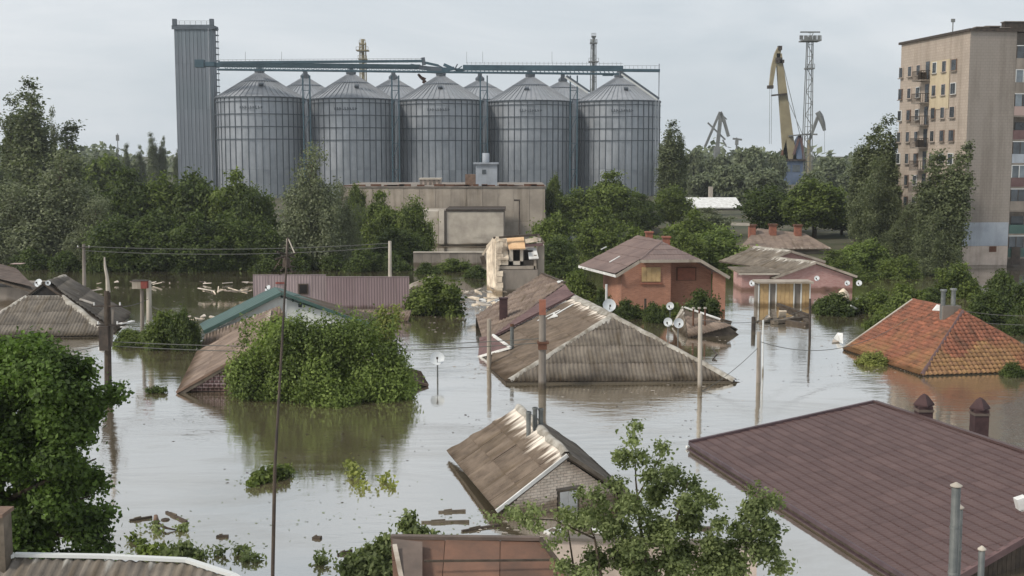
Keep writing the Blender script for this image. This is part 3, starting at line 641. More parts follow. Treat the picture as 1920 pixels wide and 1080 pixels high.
# the tower end platform and the smashed stretch
for a in ((365,112,380,126),(385,116,410,124)): MB().obox(gp(a[0],a[3],305), (2.2,0,0), (0,2,0), (0,0,(a[3]-a[1])/2300*306)).build('platform_box', M['teal'], r)
for (xa,ya,xb,yb,w_) in [(793,108,795,122,0.9),(795,117,822,123,0.7),(822,123,842,134,0.5),(800,126,872,131,0.6),(832,121,848,128,0.9),(848,127,858,133,0.4),(852,131,858,120,0.35),(858,130,866,124,0.3),(770,123,800,128,1.1),(838,136,870,132,0.4),(776,134,830,137,0.5)]:
    gbar('bent_beam', xa, ya, xb, yb, w_, w_*0.8, random.choice(['teal','galv_dark']))
MB().path([gp(784,139,308), gp(790,146,308), gp(797,150,308), gp(793,156,308)], [0.35,0.45,0.6,0.3], 6).build('torn_sheet', M['rust'], r)
for x, y in ((487,133),(659,137),(827,139),(994,141),(1165,142),(573,143),(738,146),(900,148),(1055,148)):
    gbar('drop_spout', x, y-8, x, y+4, 0.9, 0.9, 'galv_dark', 312)
for (xa,ya,xb,yb) in [(1062,142,1106,172),(1168,137,1236,185)]:
    MB().bar(gp(xa,ya,300), gp(xb,yb,300), 0.45, 0.45).build('sloping_chute', M['galv_dark'], r); MB().bar(gp(xa-3,ya+2,300), gp(xb-4,yb+2,300), 0.35, 0.35).build('sloping_chute', M['frame_w'], r)

# trestles between the silos
for cx, lb in ((574,'leg frame with a pale pipe between the first and second silos'),(741,'leg frame with a pale pipe between the second and middle silos'),(907,'leg frame with a pale pipe between the middle and fourth silos'),(1076,'leg frame with a pale pipe between the fourth and last silos')):
    Yt = 303; c = A(cx, 140, Yt); r = T('conveyor_trestle', lb, 'support frame', (c.x, Yt, 0.8), 'conveyor trestles between the silos')
    for s in (-0.85, 0.85): MB().box(c.x+s-0.16,Yt-0.16,0.8,c.x+s+0.16,Yt+0.16,c.z-0.2).build('leg', M['teal'], r)
    k = 0
    for z in np.arange(2, c.z-3, 3.2):
        MB().bar((c.x-0.7,Yt,z),(c.x+0.7,Yt,z+3.0 if k % 2 else z),0.14).build('brace', M['teal'], r); k += 1
    MB().tube((c.x,Yt+0.6,0.8),(c.x,Yt+0.6,c.z-7),0.28).build('pipe', M['galv_roof'], r)
r = T('end_frame', 'slender steel end frame right of the last silo', 'support frame', A(1238, 290, 306))
c = A(1236, 124, 306); MB().box(c.x-0.12,305.9,0.8,c.x+0.12,306.1,c.z+0.6).build('post', M['galv'], r); c2 = A(1230, 188, 306); MB().box(c2.x-0.1,305.9,0.8,c2.x+0.1,306.1,c2.z).build('post', M['galv'], r)
for z in np.arange(3, c2.z, 2.5): MB().bar((c2.x+0.1,306,z),(c.x-0.12,306,z+1.2),0.08).build('brace', M['galv'], r)

# tall masts behind
def mast(px, top, bot, Y, w0, w1, m_, label, plats, nm='flare_stack', cat='mast', stem=.3):
    c = A(px, top, Y); cb = A(px, bot, Y); r = T(nm, label, cat, (c.x, Y, 1))
    b = MB(); n = 14; z0, z1 = 1.0, c.z
    MB().tube((c.x,Y,z0),(c.x,Y,z1),w0*stem,w1*stem*.9,8).build('stem', M[m_], r)
    for s in ((-1,-1),(1,-1),(1,1),(-1,1)):
        MB().bar((c.x+s[0]*w0/2,Y+s[1]*w0/2,z0),(c.x+s[0]*w1/2,Y+s[1]*w1/2,z1-1),0.2).build('leg', M[m_], r)
    for k in range(n):
        ta, tb = k/n, (k+1)/n; wa, wb = w0+(w1-w0)*ta, w0+(w1-w0)*tb; za, zb = z0+(z1-z0)*ta, z0+(z1-z0)*tb; s = 1 if k % 2 else -1
        b.bar((c.x-s*wa/2,Y-wa/2,za),(c.x+s*wb/2,Y-wb/2,zb),0.16); b.bar((c.x-wb/2,Y-wb/2,zb),(c.x+wb/2,Y-wb/2,zb),0.14)
    b.build('lattice', M[m_], r)
    for py, pw in plats:
        z = A(px, py, Y).z; h = pw/2300*Y/2; MB().box(c.x-h,Y-h,z,c.x+h,Y+h,z+0.35).build('platform', M[m_], r)
        bb = MB()
        for s in np.linspace(-h, h, 5): bb.bar((c.x+s,Y-h,z),(c.x+s,Y-h,z+1.3),0.12)
        bb.bar((c.x-h,Y-h,z+1.3),(c.x+h,Y-h,z+1.3),0.1); bb.build('railing', M[m_], r)
    return r
mast(680,74,160,420,2.6,1.9,'crane_y','rust and yellow steel mast rising behind the second silo',[(96,22),(84,12),(112,16)])
mast(1113,68,175,420,2.6,1.6,'haze_metal','slim brown grey steel mast rising behind the last silos',[(82,13),(117,18),(70,8)])
r = mast(1519,62,300,330,2.5,1.35,'haze_metal','tall lattice floodlight tower behind the yellow crane',[(78,34),(130,16)],'floodlight_tower','tower',.05)
c = A(1520, 60, 330)
for s in (-2.4,-1.2,0,1.2,2.4):
    MB().box(r.location.x+s-0.35,329.5,c.z-2.0,r.location.x+s+0.35,330.2,c.z-0.9).build('floodlight', M['haze_metal'], r)
MB().box(r.location.x-2.6,329.8,c.z-0.2,r.location.x+2.6,330.2,c.z+0.15).build('top_bar', M['haze_metal'], r)
r = T('radio_mast', 'thin distant mast above the treetops left of the tower', 'mast', A(220, 300, 420)); c = A(220, 250, 420)
MB().tube((c.x,420,1),(c.x,420,c.z),0.22,0.12).build('pole', M['haze_metal'], r); MB().box(c.x-0.5,419.8,c.z-2.5,c.x+0.5,420.2,c.z-0.5).build('aerial', M['haze_metal'], r)

# harbour cranes
Yc = 330; g = lambda x, y, Y=Yc: A(x, y, Y)
r = T('harbour_crane', 'big faded yellow harbour crane with a blue cabin', 'crane', g(1485, 330))
b = MB(); 
MB().prism([g(1470,300),g(1494,300),g(1466,100),g(1456,100)], (0,1.6,0)).build('boom', M['crane_y'], r)
MB().prism([g(1453,100),g(1459,88),g(1465,92),g(1462,112),g(1455,125),g(1449,162),g(1443,162),g(1447,125)], (0,1.2,0)).build('jib', M['crane_y'], r)
MB().box(g(1440,166).x,Yc-0.4,g(1440,166).z,g(1450,160).x,Yc+1.5,g(1440,160).z).build('jib_head', M['iron'], r)
for a in ((1454,108,1466,118),(1459,86,1466,94),(1462,112,1470,118)): MB().box(g(a[0],a[3]).x,Yc-0.5,g(a[0],a[3]).z,g(a[2],a[1]).x,Yc+1,g(a[2],a[1]).z).build('pulley_block', M['iron'], r)
MB().bar(g(1447,179),g(1475,176),1.6,0.4).build('walkway', M['iron'], r)
MB().bar(g(1478,255),g(1520,251),1.4,0.35).build('walkway', M['haze_metal'], r)
MB().bar(g(1466,112),g(1502,262),0.14).build('stay_cable', M['haze_metal'], r); MB().bar(g(1474,180),g(1506,255),0.12).build('stay_cable', M['haze_metal'], r)
for x in (1443.5,1447): MB().bar(g(x,166),g(x-1,270),0.09).build('hoist_rope', M['haze_metal'], r)
MB().prism([g(1464,300),g(1474,262),g(1478,300)], (0,2,0)).build('boom_foot', M['rust'], r)
MB().prism([g(1486,300),g(1504,300),g(1504,270),g(1499,255),g(1492,268)], (0,3,0)).build('machinery_frame', M['blue_st'], r)
MB().bar(g(1488,290),g(1500,252),0.6).build('a_frame', M['maroon'], r); MB().bar(g(1508,300),g(1500,252),0.6).build('a_frame', M['maroon'], r)
cb_ = MB().box(g(1463,332).x,Yc-1,g(1463,332).z-2,g(1507,300).x,Yc+4,g(1463,302).z).build('cabin', M['blue_st'], r)
bx('window', M['glass_pale'], cb_, g(1467,322).x,Yc-1.08,g(1463,322).z,g(1480,322).x,Yc-1.01,g(1463,309).z); bx('window', M['glass_pale'], cb_, g(1484,322).x,Yc-1.08,g(1463,322).z,g(1498,322).x,Yc-1.01,g(1463,309).z)
bx('cabin_roof', M['iron'], r, g(1461,300).x,Yc-1.5,g(1461,302).z+0.02,g(1509,300).x,Yc+4.5,g(1461,298).z)
for x in (1465,1505): MB().box(g(x,332).x-0.5,Yc,0.8,g(x,332).x+0.5,Yc+1,g(x,332).z-2.02).build('leg', M['blue_st'], r)
r = T('harbour_crane', 'smaller crane with a hooked jib just right of the floodlight tower', 'crane', g(1518, 330, 400)); g2 = lambda x, y: A(x, y, 400)
MB().prism([g2(1513,330),g2(1521,330),g2(1520,262),g2(1516,262)], (0,2,0)).build('column', M['crane_y'], r)
MB().prism([g2(1517,262),g2(1521,262),g2(1536,222),g2(1532,218)], (0,1.4,0)).build('boom', M['haze_metal'], r)
MB().path([g2(1533,210),g2(1538,218),g2(1543,232),g2(1546,245)], [0.9,1.0,0.8,0.5], 6).build('jib', M['haze_metal'], r)
MB().bar(g2(1505,252),g2(1532,252),1.2,0.5).build('walkway', M['haze_metal'], r); MB().bar(g2(1546,245),g2(1546,285),0.08).build('hoist_rope', M['haze_metal'], r)
r = T('harbour_crane', 'thin distant double boom crane above the trees, left of the yellow crane', 'crane', A(1345, 290, 480)); g3 = lambda x, y: A(x, y, 480)
for a in ((1350,210,1322,275,0.9),(1352,212,1345,276,1.3),(1350,210,1358,228,1.3),(1358,228,1366,256,1.1),(1327,230,1360,262,0.6),(1355,262,1362,275,0.5),(1352,214,1363,224,0.4)):
    MB().bar(g3(a[0],a[1]),g3(a[2],a[3]),a[4]).build('strut', M['haze_metal'], r)
MB().box(g3(1340,275).x,479,1,g3(1350,275).x,483,g3(1340,275).z).build('column', M['haze_metal'], r)
r = T('roof_antenna', 'small distant antenna cluster between the far cranes', 'antenna', g3(1381, 280))
MB().bar(g3(1381,282),g3(1381,258),0.5).build('pole', M['haze_metal'], r); MB().bar(g3(1374,260),g3(1391,262),0.7).build('arm', M['haze_metal'], r); MB().box(g3(1379,272).x,479,g3(1379,272).z,g3(1384,260).x,481,g3(1379,263).z).build('dish', M['haze_metal'], r)

# ------------------------------------------------------------------ concrete hall in front of the silos
Yh = 172; h = lambda x, y, Y=Yh: A(x, y, Y)
r = T('concrete_hall', 'long beige windowless concrete hall below the silos', 'building', (h(850,400).x, Yh, 1))
x0, x1 = h(640,400).x, h(1022,400).x; zt = h(900,352).z
MB().box(x0,Yh+0.2,-2,x1,Yh+24,zt).build('wall', M['concrete'], r, uvplane='box')
n = 13; wd = (x1-x0)/n; base = None
for i in range(n):
    for j, (za, zb) in enumerate(((-1.5,2.6),(2.63,zt-0.05))):
        c = MB().box(x0+i*wd+0.02,Yh+0.05*(0),za,x0+(i+1)*wd-0.02,Yh+0.19,zb).build('wall_panel', M['concrete'], r)
bx('coping', M['concrete_d'], r, x0-0.1,Yh-0.12,zt+0.01,x1+0.15,Yh+24,zt+0.22)
b = MB(); rr = random.Random(3)
for i in range(26): xx = rr.uniform(x0, x1-1); b.box(xx,Yh-0.02,zt+0.225,xx+rr.uniform(.5,2),Yh+0.5,zt+0.225+rr.uniform(.08,.3))
b.build('roof_edge_rubble', M['rust'], r)
ra = r
a0, a1 = h(892,340,174), h(932,340,174); z0, z1 = zt+0.23, h(900,308,174).z
r = T('roof_plant_room', 'pale blue grey plant room with a stubby stack on the concrete hall', 'plant room', (a0.x, 174, z0))
cb_ = MB().box(a0.x,174,z0,a1.x,177,z1).build('cabin', M['paint_blue'], r)
bx('window', M['glass'], cb_, h(904,320,174).x,173.93,h(904,326,174).z,h(911,320,174).x,173.99,h(904,318,174).z)
bx('roof_slab', M['paint_blue'], r, a0.x-0.3,173.7,z1+0.01,a1.x+0.2,177.3,z1+0.25)
MB().lathe((h(911,300,175).x,175,0), [(0.5,z1+0.25),(0.5,h(911,287,175).z),(0.35,h(911,287,175).z),(0.35,z1+0.3)], 14).build('stack', M['paint_blue'], r, smooth=True)
bx('lean_to', M['wood_brown'], r, a0.x-1.5,174.2,z0,a0.x-0.02,176,z0+1.6)
a0, a1 = h(787,340,178), h(826,340,178)
r = T('roof_shed', 'low brown and white rooflight box on the concrete hall', 'roof box', (a0.x, 178, z0))
bx('wall', M['beige'], r, a0.x,178,z0,a1.x,181,h(800,337,178).z); 
for s in np.linspace(a0.x, a1.x-0.4, 5): bx('frame_post', M['concrete_d'], r, s,177.9,z0,s+0.25,177.99,h(800,335,178).z)
bx('roof_slab', M['concrete_l'], r, a0.x-0.1,177.8,h(800,337,178).z+0.01,a1.x+0.1,181.2,h(800,334,178).z)
# attached lower block
Yb = 162; hb = lambda x, y: A(x, y, Yb)
r = T('annex_block', 'lower grey concrete annex with a pilaster in front of the hall', 'building', (hb(880,450).x, Yb, 1))
zt2 = hb(880,395).z
MB().box(hb(822,450).x,Yb+0.2,-2,hb(946,450).x,Yb+9,zt2).build('wall', M['concrete_d'], r)
for a in ((838,944),): bx('wall_panel', M['concrete_l'], r, hb(a[0],450).x,Yb+0.02,hb(880,458).z,hb(a[1],450).x,Yb+0.19,zt2-0.15)
bx('pilaster', M['concrete_l'], r, hb(823,450).x,Yb-0.3,hb(880,458).z,hb(833,450).x,Yb+0.19,zt2+0.2)
bx('coping', M['iron'], r, hb(836,450).x,Yb-0.15,zt2+0.01,hb(948,450).x,Yb+9.1,zt2+0.2)
bx('side_wall', M['concrete_l'], r, hb(790,450).x,Yb+0.3,-2,hb(821.5,450).x,Yb+9,zt2-0.1)
bx('plinth', M['concrete_d'], r, hb(786,450).x,Yb-1.5,-2,hb(948,450).x,Yb-0.31,hb(880,461).z)
bx('white_sign_board', M['concrete_l'], r, hb(882,450).x,Yb-0.45,hb(880,455).z,hb(912,450).x,Yb-0.33,hb(880,447).z)
Yw = 133; hw = lambda x, y: A(x, y, Yw)
r = T('boundary_wall', 'long stained concrete wall below the annex', 'wall', (hw(850,480).x, Yw, 0.5))
for i in range(9):
    xa = 775+i*17; bx('wall_panel', M['concrete_d'], r, hw(xa,480).x,Yw,-2,hw(xa+16.6,480).x,Yw+0.3,hw(800,474).z)
bx('coping', M['concrete_l'], r, hw(775,480).x,Yw-0.1,hw(800,474).z+0.01,hw(928,480).x,Yw+0.4,hw(800,472).z)
r = T('street_lamp', 'thin lamp post with a small head in front of the concrete hall', 'lamp post', (h(974,400,155).x,155,-1))
c = h(974,377,155); MB().tube((c.x,155,-1.8),(c.x,155,c.z),0.12,0.07).build('pole', M['iron'], r); bx('lamp_head', M['iron'], r, c.x-0.7,154.8,c.z,c.x+0.1,155.2,c.z+0.2)

# white roofed warehouse
Yq = 240; hq = lambda x, y: A(x, y, Yq)
r = T('warehouse', 'long low warehouse with a white roof between the trees', 'building', (hq(1340,390).x, Yq, 1))
bx('wall', M['concrete_d'], r, hq(1290,390).x,Yq,0.8,hq(1390,390).x,Yq+12,hq(1340,388).z)
MB().prism([(hq(1285,390).x,Yq-0.5,hq(1340,389).z),(hq(1392,390).x,Yq-0.5,hq(1340,389).z),(hq(1390,390).x,Yq+6,hq(1340,372).z),(hq(1290,390).x,Yq+6,hq(1340,372).z)], (0,0.05,-0.2)).build('roof', M['white'], r)
bx('roof_back', M['white'], r, hq(1290,390).x,Yq+6.1,hq(1340,389).z,hq(1390,390).x,Yq+12,hq(1340,374).z)
bx('chimney', M['concrete_l'], r, hq(1340,390).x,Yq+7,2,hq(1347,390).x,Yq+8,hq(1340,352).z)

# ------------------------------------------------------------------ nine storey apartment block
zt = 24.8; ca = Vector((47.8,130,0)); ax_a = Vector((0.991,0.131,0)); ax_b = Vector((-0.131,0.991,0)); Z = Vector((0,0,1))
r = T('apartment_block', 'nine storey grey brown apartment block at the right edge', 'apartment building', (47.8,130,1))
Lb = 16.2; La = 5.15; SH = 2.5
wall = MB().prism([ca, ca+ax_a*La, ca+ax_a*La+ax_b*Lb, ca+ax_b*Lb], (0,0,zt)).build('wall', M['block_lit'], r, uvplane='box')
MB().prism([ca-ax_b*0.06-ax_a*0.0+Z*0.5, ca-ax_b*0.06+ax_a*La+Z*0.5, ca-ax_b*0.003+ax_a*La+Z*0.5, ca-ax_b*0.003+Z*0.5], (0,0,zt-0.5)).build('front_wall', M['block_shaded'], r, uvplane='box')
MB().prism([ca-ax_b*0.3-ax_a*0.25+Z*zt, ca-ax_b*0.3+ax_a*20+Z*zt, ca+ax_b*(Lb+.3)+ax_a*20+Z*zt, ca+ax_b*(Lb+.3)-ax_a*0.25+Z*zt], (0,0,0.28)).build('roof_edge', M['iron'], r)
def onwall(px, py):       # on the left (side) face
    d = ray(px, py); n = ax_a; o = Vector((0,0,H)); return o + d*((ca-o).dot(n)/d.dot(n))
cols = [1688.5,1705,1721,1751,1769,1787]
rr = random.Random(11)
bs_ = [(onwall(c_, 200)-ca).dot(ax_b) for c_ in cols]
MB().obox(ca-ax_a*0.05+ax_b*((onwall(1781,150)-ca).dot(ax_b))+Z*onwall(1781,203).z, -ax_a*0.03, ax_b*((onwall(1745,150)-ca).dot(ax_b)-(onwall(1781,150)-ca).dot(ax_b)), Z*(onwall(1770,112).z-onwall(1781,203).z)).build('insulation_patch', M['paint_yel'], wall)
for s in range(9):
    zc = 21.55-s*SH
    for ci, bb_ in enumerate(bs_):
        wv = 0.95 if ci != 5 else 1.15; hv = 1.25
        o = ca+ax_b*(bb_-wv/2)+Z*(zc-hv/2)
        f_ = MB().obox(o-ax_a*0.02, -ax_a*0.10, ax_b*wv, Z*hv).build('window', M['frame_w' if rr.random() < 0.22 else ('wood_brown' if rr.random() < .4 else 'beige')], wall)
        MB().obox(o-ax_a*0.121+ax_b*0.07+Z*0.07, -ax_a*0.015, ax_b*(wv*0.5-0.09), Z*(hv-0.14)).build('pane', M['glass'], f_)
        MB().obox(o-ax_a*0.121+ax_b*(wv*0.5+0.02)+Z*0.07, -ax_a*0.015, ax_b*(wv*0.5-0.09), Z*(hv-0.14)).build('pane', M['glass'], f_)
        MB().obox(o-ax_a*0.04-ax_b*0.08-Z*0.09, -ax_a*0.2, ax_b*(wv+0.16), Z*0.08).build('sill', M['concrete_d'], wall)
    bb_ = (onwall(1735,200)-ca).dot(ax_b)
    o = ca+ax_b*(bb_-1.0)+Z*(zc-1.35)
    bal = MB().obox(o-ax_a*0.02, -ax_a*1.1, ax_b*2.2, Z*0.14).build('balcony', M['concrete_d'], wall)
    MB().obox(o-ax_a*0.02+ax_b*0.3+Z*0.16, -ax_a*0.06, ax_b*0.8, Z*2.0).build('balcony_door', M['glass'], wall)
    rl = MB()
    for t_ in np.linspace(0, 2.2, 9): rl.bar(o-ax_a*1.1+ax_b*t_+Z*0.141, o-ax_a*1.1+ax_b*t_+Z*1.1, 0.05)
    for t_ in np.linspace(0, 1.1, 5): rl.bar(o-ax_a*t_+Z*0.141, o-ax_a*t_+Z*1.1, 0.05)
    rl.bar(o-ax_a*1.1+Z*1.1, o-ax_a*1.1+ax_b*2.2+Z*1.1, 0.07); rl.bar(o-ax_a*1.1+Z*1.1, o+Z*1.1, 0.07)
    if s % 3 == 0: rl.obox(o-ax_a*1.05+ax_b*0.2+Z*0.15, ax_a*0.7, ax_b*0.7, Z*0.8)
    rl.build('balcony_railing', M['iron'], bal)
# painted base on the front
MB().obox(ca-ax_b*0.062-ax_a*0.06+Z*2.35, ax_a*(La+0.0), -ax_b*0.05, Z*2.5).build('painted_band', M['paint_blue'], r)
MB().obox(ca-ax_b*0.062-ax_a*0.06+Z*0.3, ax_a*(La+0.0), -ax_b*0.08, Z*2.02).build('plinth', M['beige'], r)
MB().obox(ca-ax_b*0.15+ax_a*3.0+Z*1.7, ax_a*0.8, -ax_b*0.05, Z*0.6).build('electric_box', M['rust'], r)
MB().obox(ca+ax_a*(La+0.35)-ax_b*0.2+Z*0.3, ax_a*1.0, -ax_b*0.06, Z*1.9).build('entrance_door', M['iron'], r)
# balcony bays
cB = ca+ax_a*La
core = MB().prism([cB+ax_b*1.3, cB+ax_a*14+ax_b*1.3, cB+ax_a*14+ax_b*Lb, cB+ax_b*Lb], (0,0,zt)).build('rear_wall', M['block_shaded'], r, uvplane='box')
pal = ['beige','glass_pale','concrete_l','block_shaded','maroon','frame_w','maroon','concrete_l','concrete_d']
vals = ['concrete_d','block_shaded','brick_pk','maroon','paint_blue','maroon','concrete_d','brick_pk','green']
for s in range(9):
    z0_ = 22.3-s*SH-1.35
    MB().obox(cB-ax_a*0.0+ax_b*1.28+Z*z0_, ax_a*14, -ax_b*1.33, Z*0.16).build('floor_slab', M['concrete_d'], r)
    for k in range(4):
        o = cB+ax_a*(0.06+k*3.5)-ax_b*0.05+Z*(z0_+0.17)
        mt = vals[(s+k*4) % 9] if not (s == 7 and k == 0) else 'green'
        MB().obox(o, ax_a*3.38, ax_b*0.07, Z*0.95).build('balcony_parapet', M[mt], r)
        if (s*3+k) % 4 != 1:
            fr_ = MB().obox(o+Z*2.22, ax_a*3.38, ax_b*0.06, Z*0.08).build('balcony_glazing', M['frame_w'], r)
            for q_ in range(5): MB().obox(o+ax_a*(0.835*q_)+Z*0.96, ax_a*0.07, ax_b*0.06, Z*1.25).build('mullion', M['frame_w' if (s+k) % 2 else 'iron'], fr_)
            for q_ in range(4): MB().obox(o+ax_a*(0.835*q_+0.08)+ax_b*0.02+Z*0.97, ax_a*0.74, ax_b*0.02, Z*1.23).build('pane', M[rr.choice(['glass','glass','glass_pale'])], fr_)
        else:
            MB().obox(o+ax_a*0.9+ax_b*1.28+Z*0.1, ax_a*1.4, -ax_b*0.03, Z*1.7).build('balcony_window', M['glass'], r)
    MB().obox(cB+ax_a*(-0.0)-ax_b*0.02+Z*0.5, ax_a*0.05, ax_b*1.3, Z*(zt-0.5)).build('fin_wall', M['block_shaded'], r) if s == 0 else None
for k in range(1, 4): MB().obox(cB+ax_a*(3.5*k-0.04)-ax_b*0.04+Z*0.5, ax_a*0.08, ax_b*1.3, Z*(zt-0.5)).build('fin_wall', M['block_shaded'], r)
c = A(1787, 38, 134); r = T('rooftop_antenna', 'thin antenna on the apartment block roof', 'antenna', (c.x,134,zt+0.3)); MB().tube((c.x,134,zt+0.3),(c.x,134,c.z),0.06).build('pole', M['haze_metal'], r); bx('aerial', M['haze_metal'], r, c.x-0.2,133.9,c.z-0.2,c.x+0.2,134.1,c.z+0.15)
for (px, ww, hh) in ((1842,1.2,.5),(1862,1.5,.6),(1884,1.0,.4),(1905,2.4,1.2)):
    c = A(px, 62, 133); r = T('roof_vent', {1842:'small dark vent nearest the corner on the apartment roof',1862:'wider dark vent on the apartment roof',1884:'lowest dark vent on the apartment roof',1905:'tallest dark housing on the apartment roof at the photo edge'}[px], 'roof vent', (c.x,133.5,zt+0.285)); bx('housing', M['iron'], r, c.x-ww/2,133,zt+0.285,c.x+ww/2,134,zt+0.285+hh*0.8); bx('cap', M['concrete_d'], r, c.x-ww/2-.1,132.9,zt+0.29+hh*0.8,c.x+ww/2+.1,134.1,zt+0.38+hh*0.8)
# ------------------------------------------------------------------ houses standing in the flood
def ridgecap(root, a, b, m='lime', w=0.24, seed=0, name='ridge_cap', lift=0.05):
    rr = random.Random(seed); n = max(2, int((b-a).length/0.55)); mb = MB(); d = (b-a)/n
    up = Vector((0,0,1)); s = d.cross(up).normalized()
    i0 = None
    for k in range(n+1):
        c = a+d*k+up*(lift+rr.uniform(-.02,.02)); w0 = w*rr.uniform(.45,1.15); w1 = w*rr.uniform(.45,1.15)
        i = len(mb.v); mb.v += [c-s*w0-up*0.10, c-s*w0*0.4+up*0.05, c+s*w1*0.4+up*0.05, c+s*w1-up*0.10]
        if k:
            for j in range(3): mb.f.append((i-4+j, i-3+j, i+1+j, i+j))
    return mb.build(name, M[m], root, smooth=True)
def fascia(root, a, b, m='wood_brown', h=0.16, t=0.05, name='fascia', dz=-0.04):
    return MB().bar(a+Vector((0,0,dz-h/2)), b+Vector((0,0,dz-h/2)), t, h).build(name, M[m], root)
def wallpoly(root, pts, m, th=(0,0.2,0), name='wall', uv='box'): return MB().prism(pts, th).build(name, M[m], root, uvplane=uv)
def dish(px, py, Y, dpx, label, base_z=0.0, pole_px=None, group=None, tilt=(0.1,-1,0.45), on=None, poletop=None):
    c = A(px, py, Y); rd = dpx/F*Y/2; r = T('satellite_dish', label, 'satellite dish', (c.x, Y, base_z), group); ax = Vector(tilt).normalized()
    prof = [(rd*t, 0.28*rd*t*t) for t in (0,0.3,0.6,0.85,1.0)]; prof = prof[::-1]+[(rd*t, 0.28*rd*t*t-0.03) for t in (0,0.5,1.0)]
    MB().lathe(c, prof, 22, axis=ax).build('reflector', M['dish'], r, smooth=True)
    e = c+ax*rd*1.0; MB().bar(c-ax*0.02-Vector((0,0,rd*0.9))*0.9, e-Vector((0,0,rd*0.25)), 0.03).build('feed_arm', M['iron'], r)
    MB().box(e.x-0.05,e.y-0.05,e.z-rd*0.25-0.05,e.x+0.05,e.y+0.05,e.z-rd*0.25+0.07).build('receiver', M['iron'], r)
    MB().tube((c.x, Y+0.12, base_z-(1.0 if base_z == 0 else 0)), (c.x, Y+0.12, c.z if poletop is None else A(px, poletop, Y).z), 0.04).build('mast_pole', M['zinc'], r); return r

# --- centre: long slate roof, hipped towards the camera
ap = P(1148,591,2.9); rg = P(1078,557,2.9); cl = P(950,716,0.12); crn = P(1378,713,0.12)
r = T('slate_roof_house', 'flooded house with a hipped corrugated slate roof and white ridges, centre of the photo', 'house', P(1150,700,0))
lp = [cl, ap, rg, ONP(925,637,ap,rg,cl), ONP(921,692,ap,rg,cl)]
left = [ONP(921,692,ap,rg,cl), cl, ap, rg, ONP(925,637,ap,rg,cl)]
sheets(r, left, M['slate_s']); sheets(r, [cl, crn, ap], M['slate'])
bk = crn+(rg-ap)*1.02; MB().prism([crn-Vector((0,0,.05)), bk-Vector((0,0,.05)), rg-Vector((0,0,.05)), ap-Vector((0,0,.05))], (0,0,-.12)).build('roof_far_side', M['slate_dark'], r)
ridgecap(r, cl.lerp(ap,.02), ap, seed=1, w=.22); ridgecap(r, ap, crn, seed=2, w=.25); ridgecap(r, ap, rg, seed=3, w=.4)
fascia(r, cl, crn, 'slate_dark', .14, .06); fascia(r, cl, left[0], 'wood_dark', .12, .06)
wallpoly(r, [cl+Vector((.6,.6,-1.5)), crn+Vector((-.6,.6,-1.5)), crn+Vector((-.6,.6,-.06)), cl+Vector((.6,.6,-.06))], 'brick_pk')
MB().bar(crn+Vector((-.2,0,-.1)), crn+Vector((.7,.2,-.25)), .18,.12).build('gutter_end', M['wood_dark'], r)
b = MB()
for (x0,y0,x1,y1) in ((1050,583,1008,603),(1075,572,1027,600),(1062,566,1012,590),(1028,583,962,617)): b.bar(ONP(x0,y0,ap,rg,cl)+Vector((0,0,.06)), ONP(x1,y1,ap,rg,cl)+Vector((0,0,.06)), .12,.04)
b.build('pale_batten', M['white'], r)
MB().prism([ONP(x,y,ap,rg,cl)+Vector((0,0,.08)) for x,y in ((1029,600),(1046,596),(1038,590),(1036,595))], (0,0,.06)).build('loose_flashing', M['white'], r)
# --- the roofs that continue the terrace behind it
rgb_ = ONP(1016,516,ap,rg,cl)
r = T('terrace_roof_house', 'long grey brown slate roof running back from the centre house, with a dark chimney', 'house', P(990,600,0))
up = Vector((0,0,.10))
pl2 = [ONP(905,640,ap,rg,cl)+up, ONP(923,634,ap,rg,cl)+up, ONP(1059,534,ap,rg,cl)+up, ONP(1016,516,ap,rg,cl)+up, ONP(892,594,ap,rg,cl)+up]
sheets(r, pl2, M['slate_brown'])
pl3 = [ONP(923,638,ap,rg,cl)+up*.8, ONP(1076,558,ap,rg,cl)+up*.8, ONP(1060,536,ap,rg,cl)+up*.8, ONP(918,634,ap,rg,cl)+up*.8]
d_ = slab(r, pl3, 'maroon_roof', M['deck'], .08); cover(d_, pl3, 'roof_sheet', M['maroon'], 1.0, 2.2, 'rib', period=.25, amp=.03)
rg2 = ONP(1016,516,ap,rg,cl); off_ = Vector((5.0,1.5,-3.0)); MB().prism([rg2, rg, rg+off_, rg2+off_], (0,0,-.12)).build('roof_far_side', M['slate_dark'], r)
fascia(r, pl3[0]+up, pl3[1]+up, 'maroon', .1, .16, 'verge_board', .1); fascia(r, pl2[3], pl2[2], 'wood_dark', .08, .2, 'ridge_board', .1)
MB().prism([ONP(x,y,ap,rg,cl)+up*1.7 for x,y in ((1046,536),(1056,532),(1050,531),(1044,533))], (0,0,.05)).build('ridge_flashing', M['white'], r)
c = ONP(944,600,ap,rg,cl); ch = MB().box(c.x-.27,c.y-.27,c.z-.3,c.x+.27,c.y+.27,A(944,560,c.y).z).build('chimney', M['maroon_dark'], r); zt_ = A(944,560,c.y).z
bx('chimney_cap', M['maroon_dark'], ch, c.x-.31,c.y-.31,zt_+.002,c.x+.31,c.y+.31,zt_+.07)
MB().prism([pl2[4]+Vector((0,0,-.2)), pl2[3]+Vector((0,0,-.2)), pl2[3]+Vector((0,0,-4.5)), pl2[4]+Vector((0,0,-4.5))], (0.05,.25,0)).build('end_wall', M['concrete_d'], r)
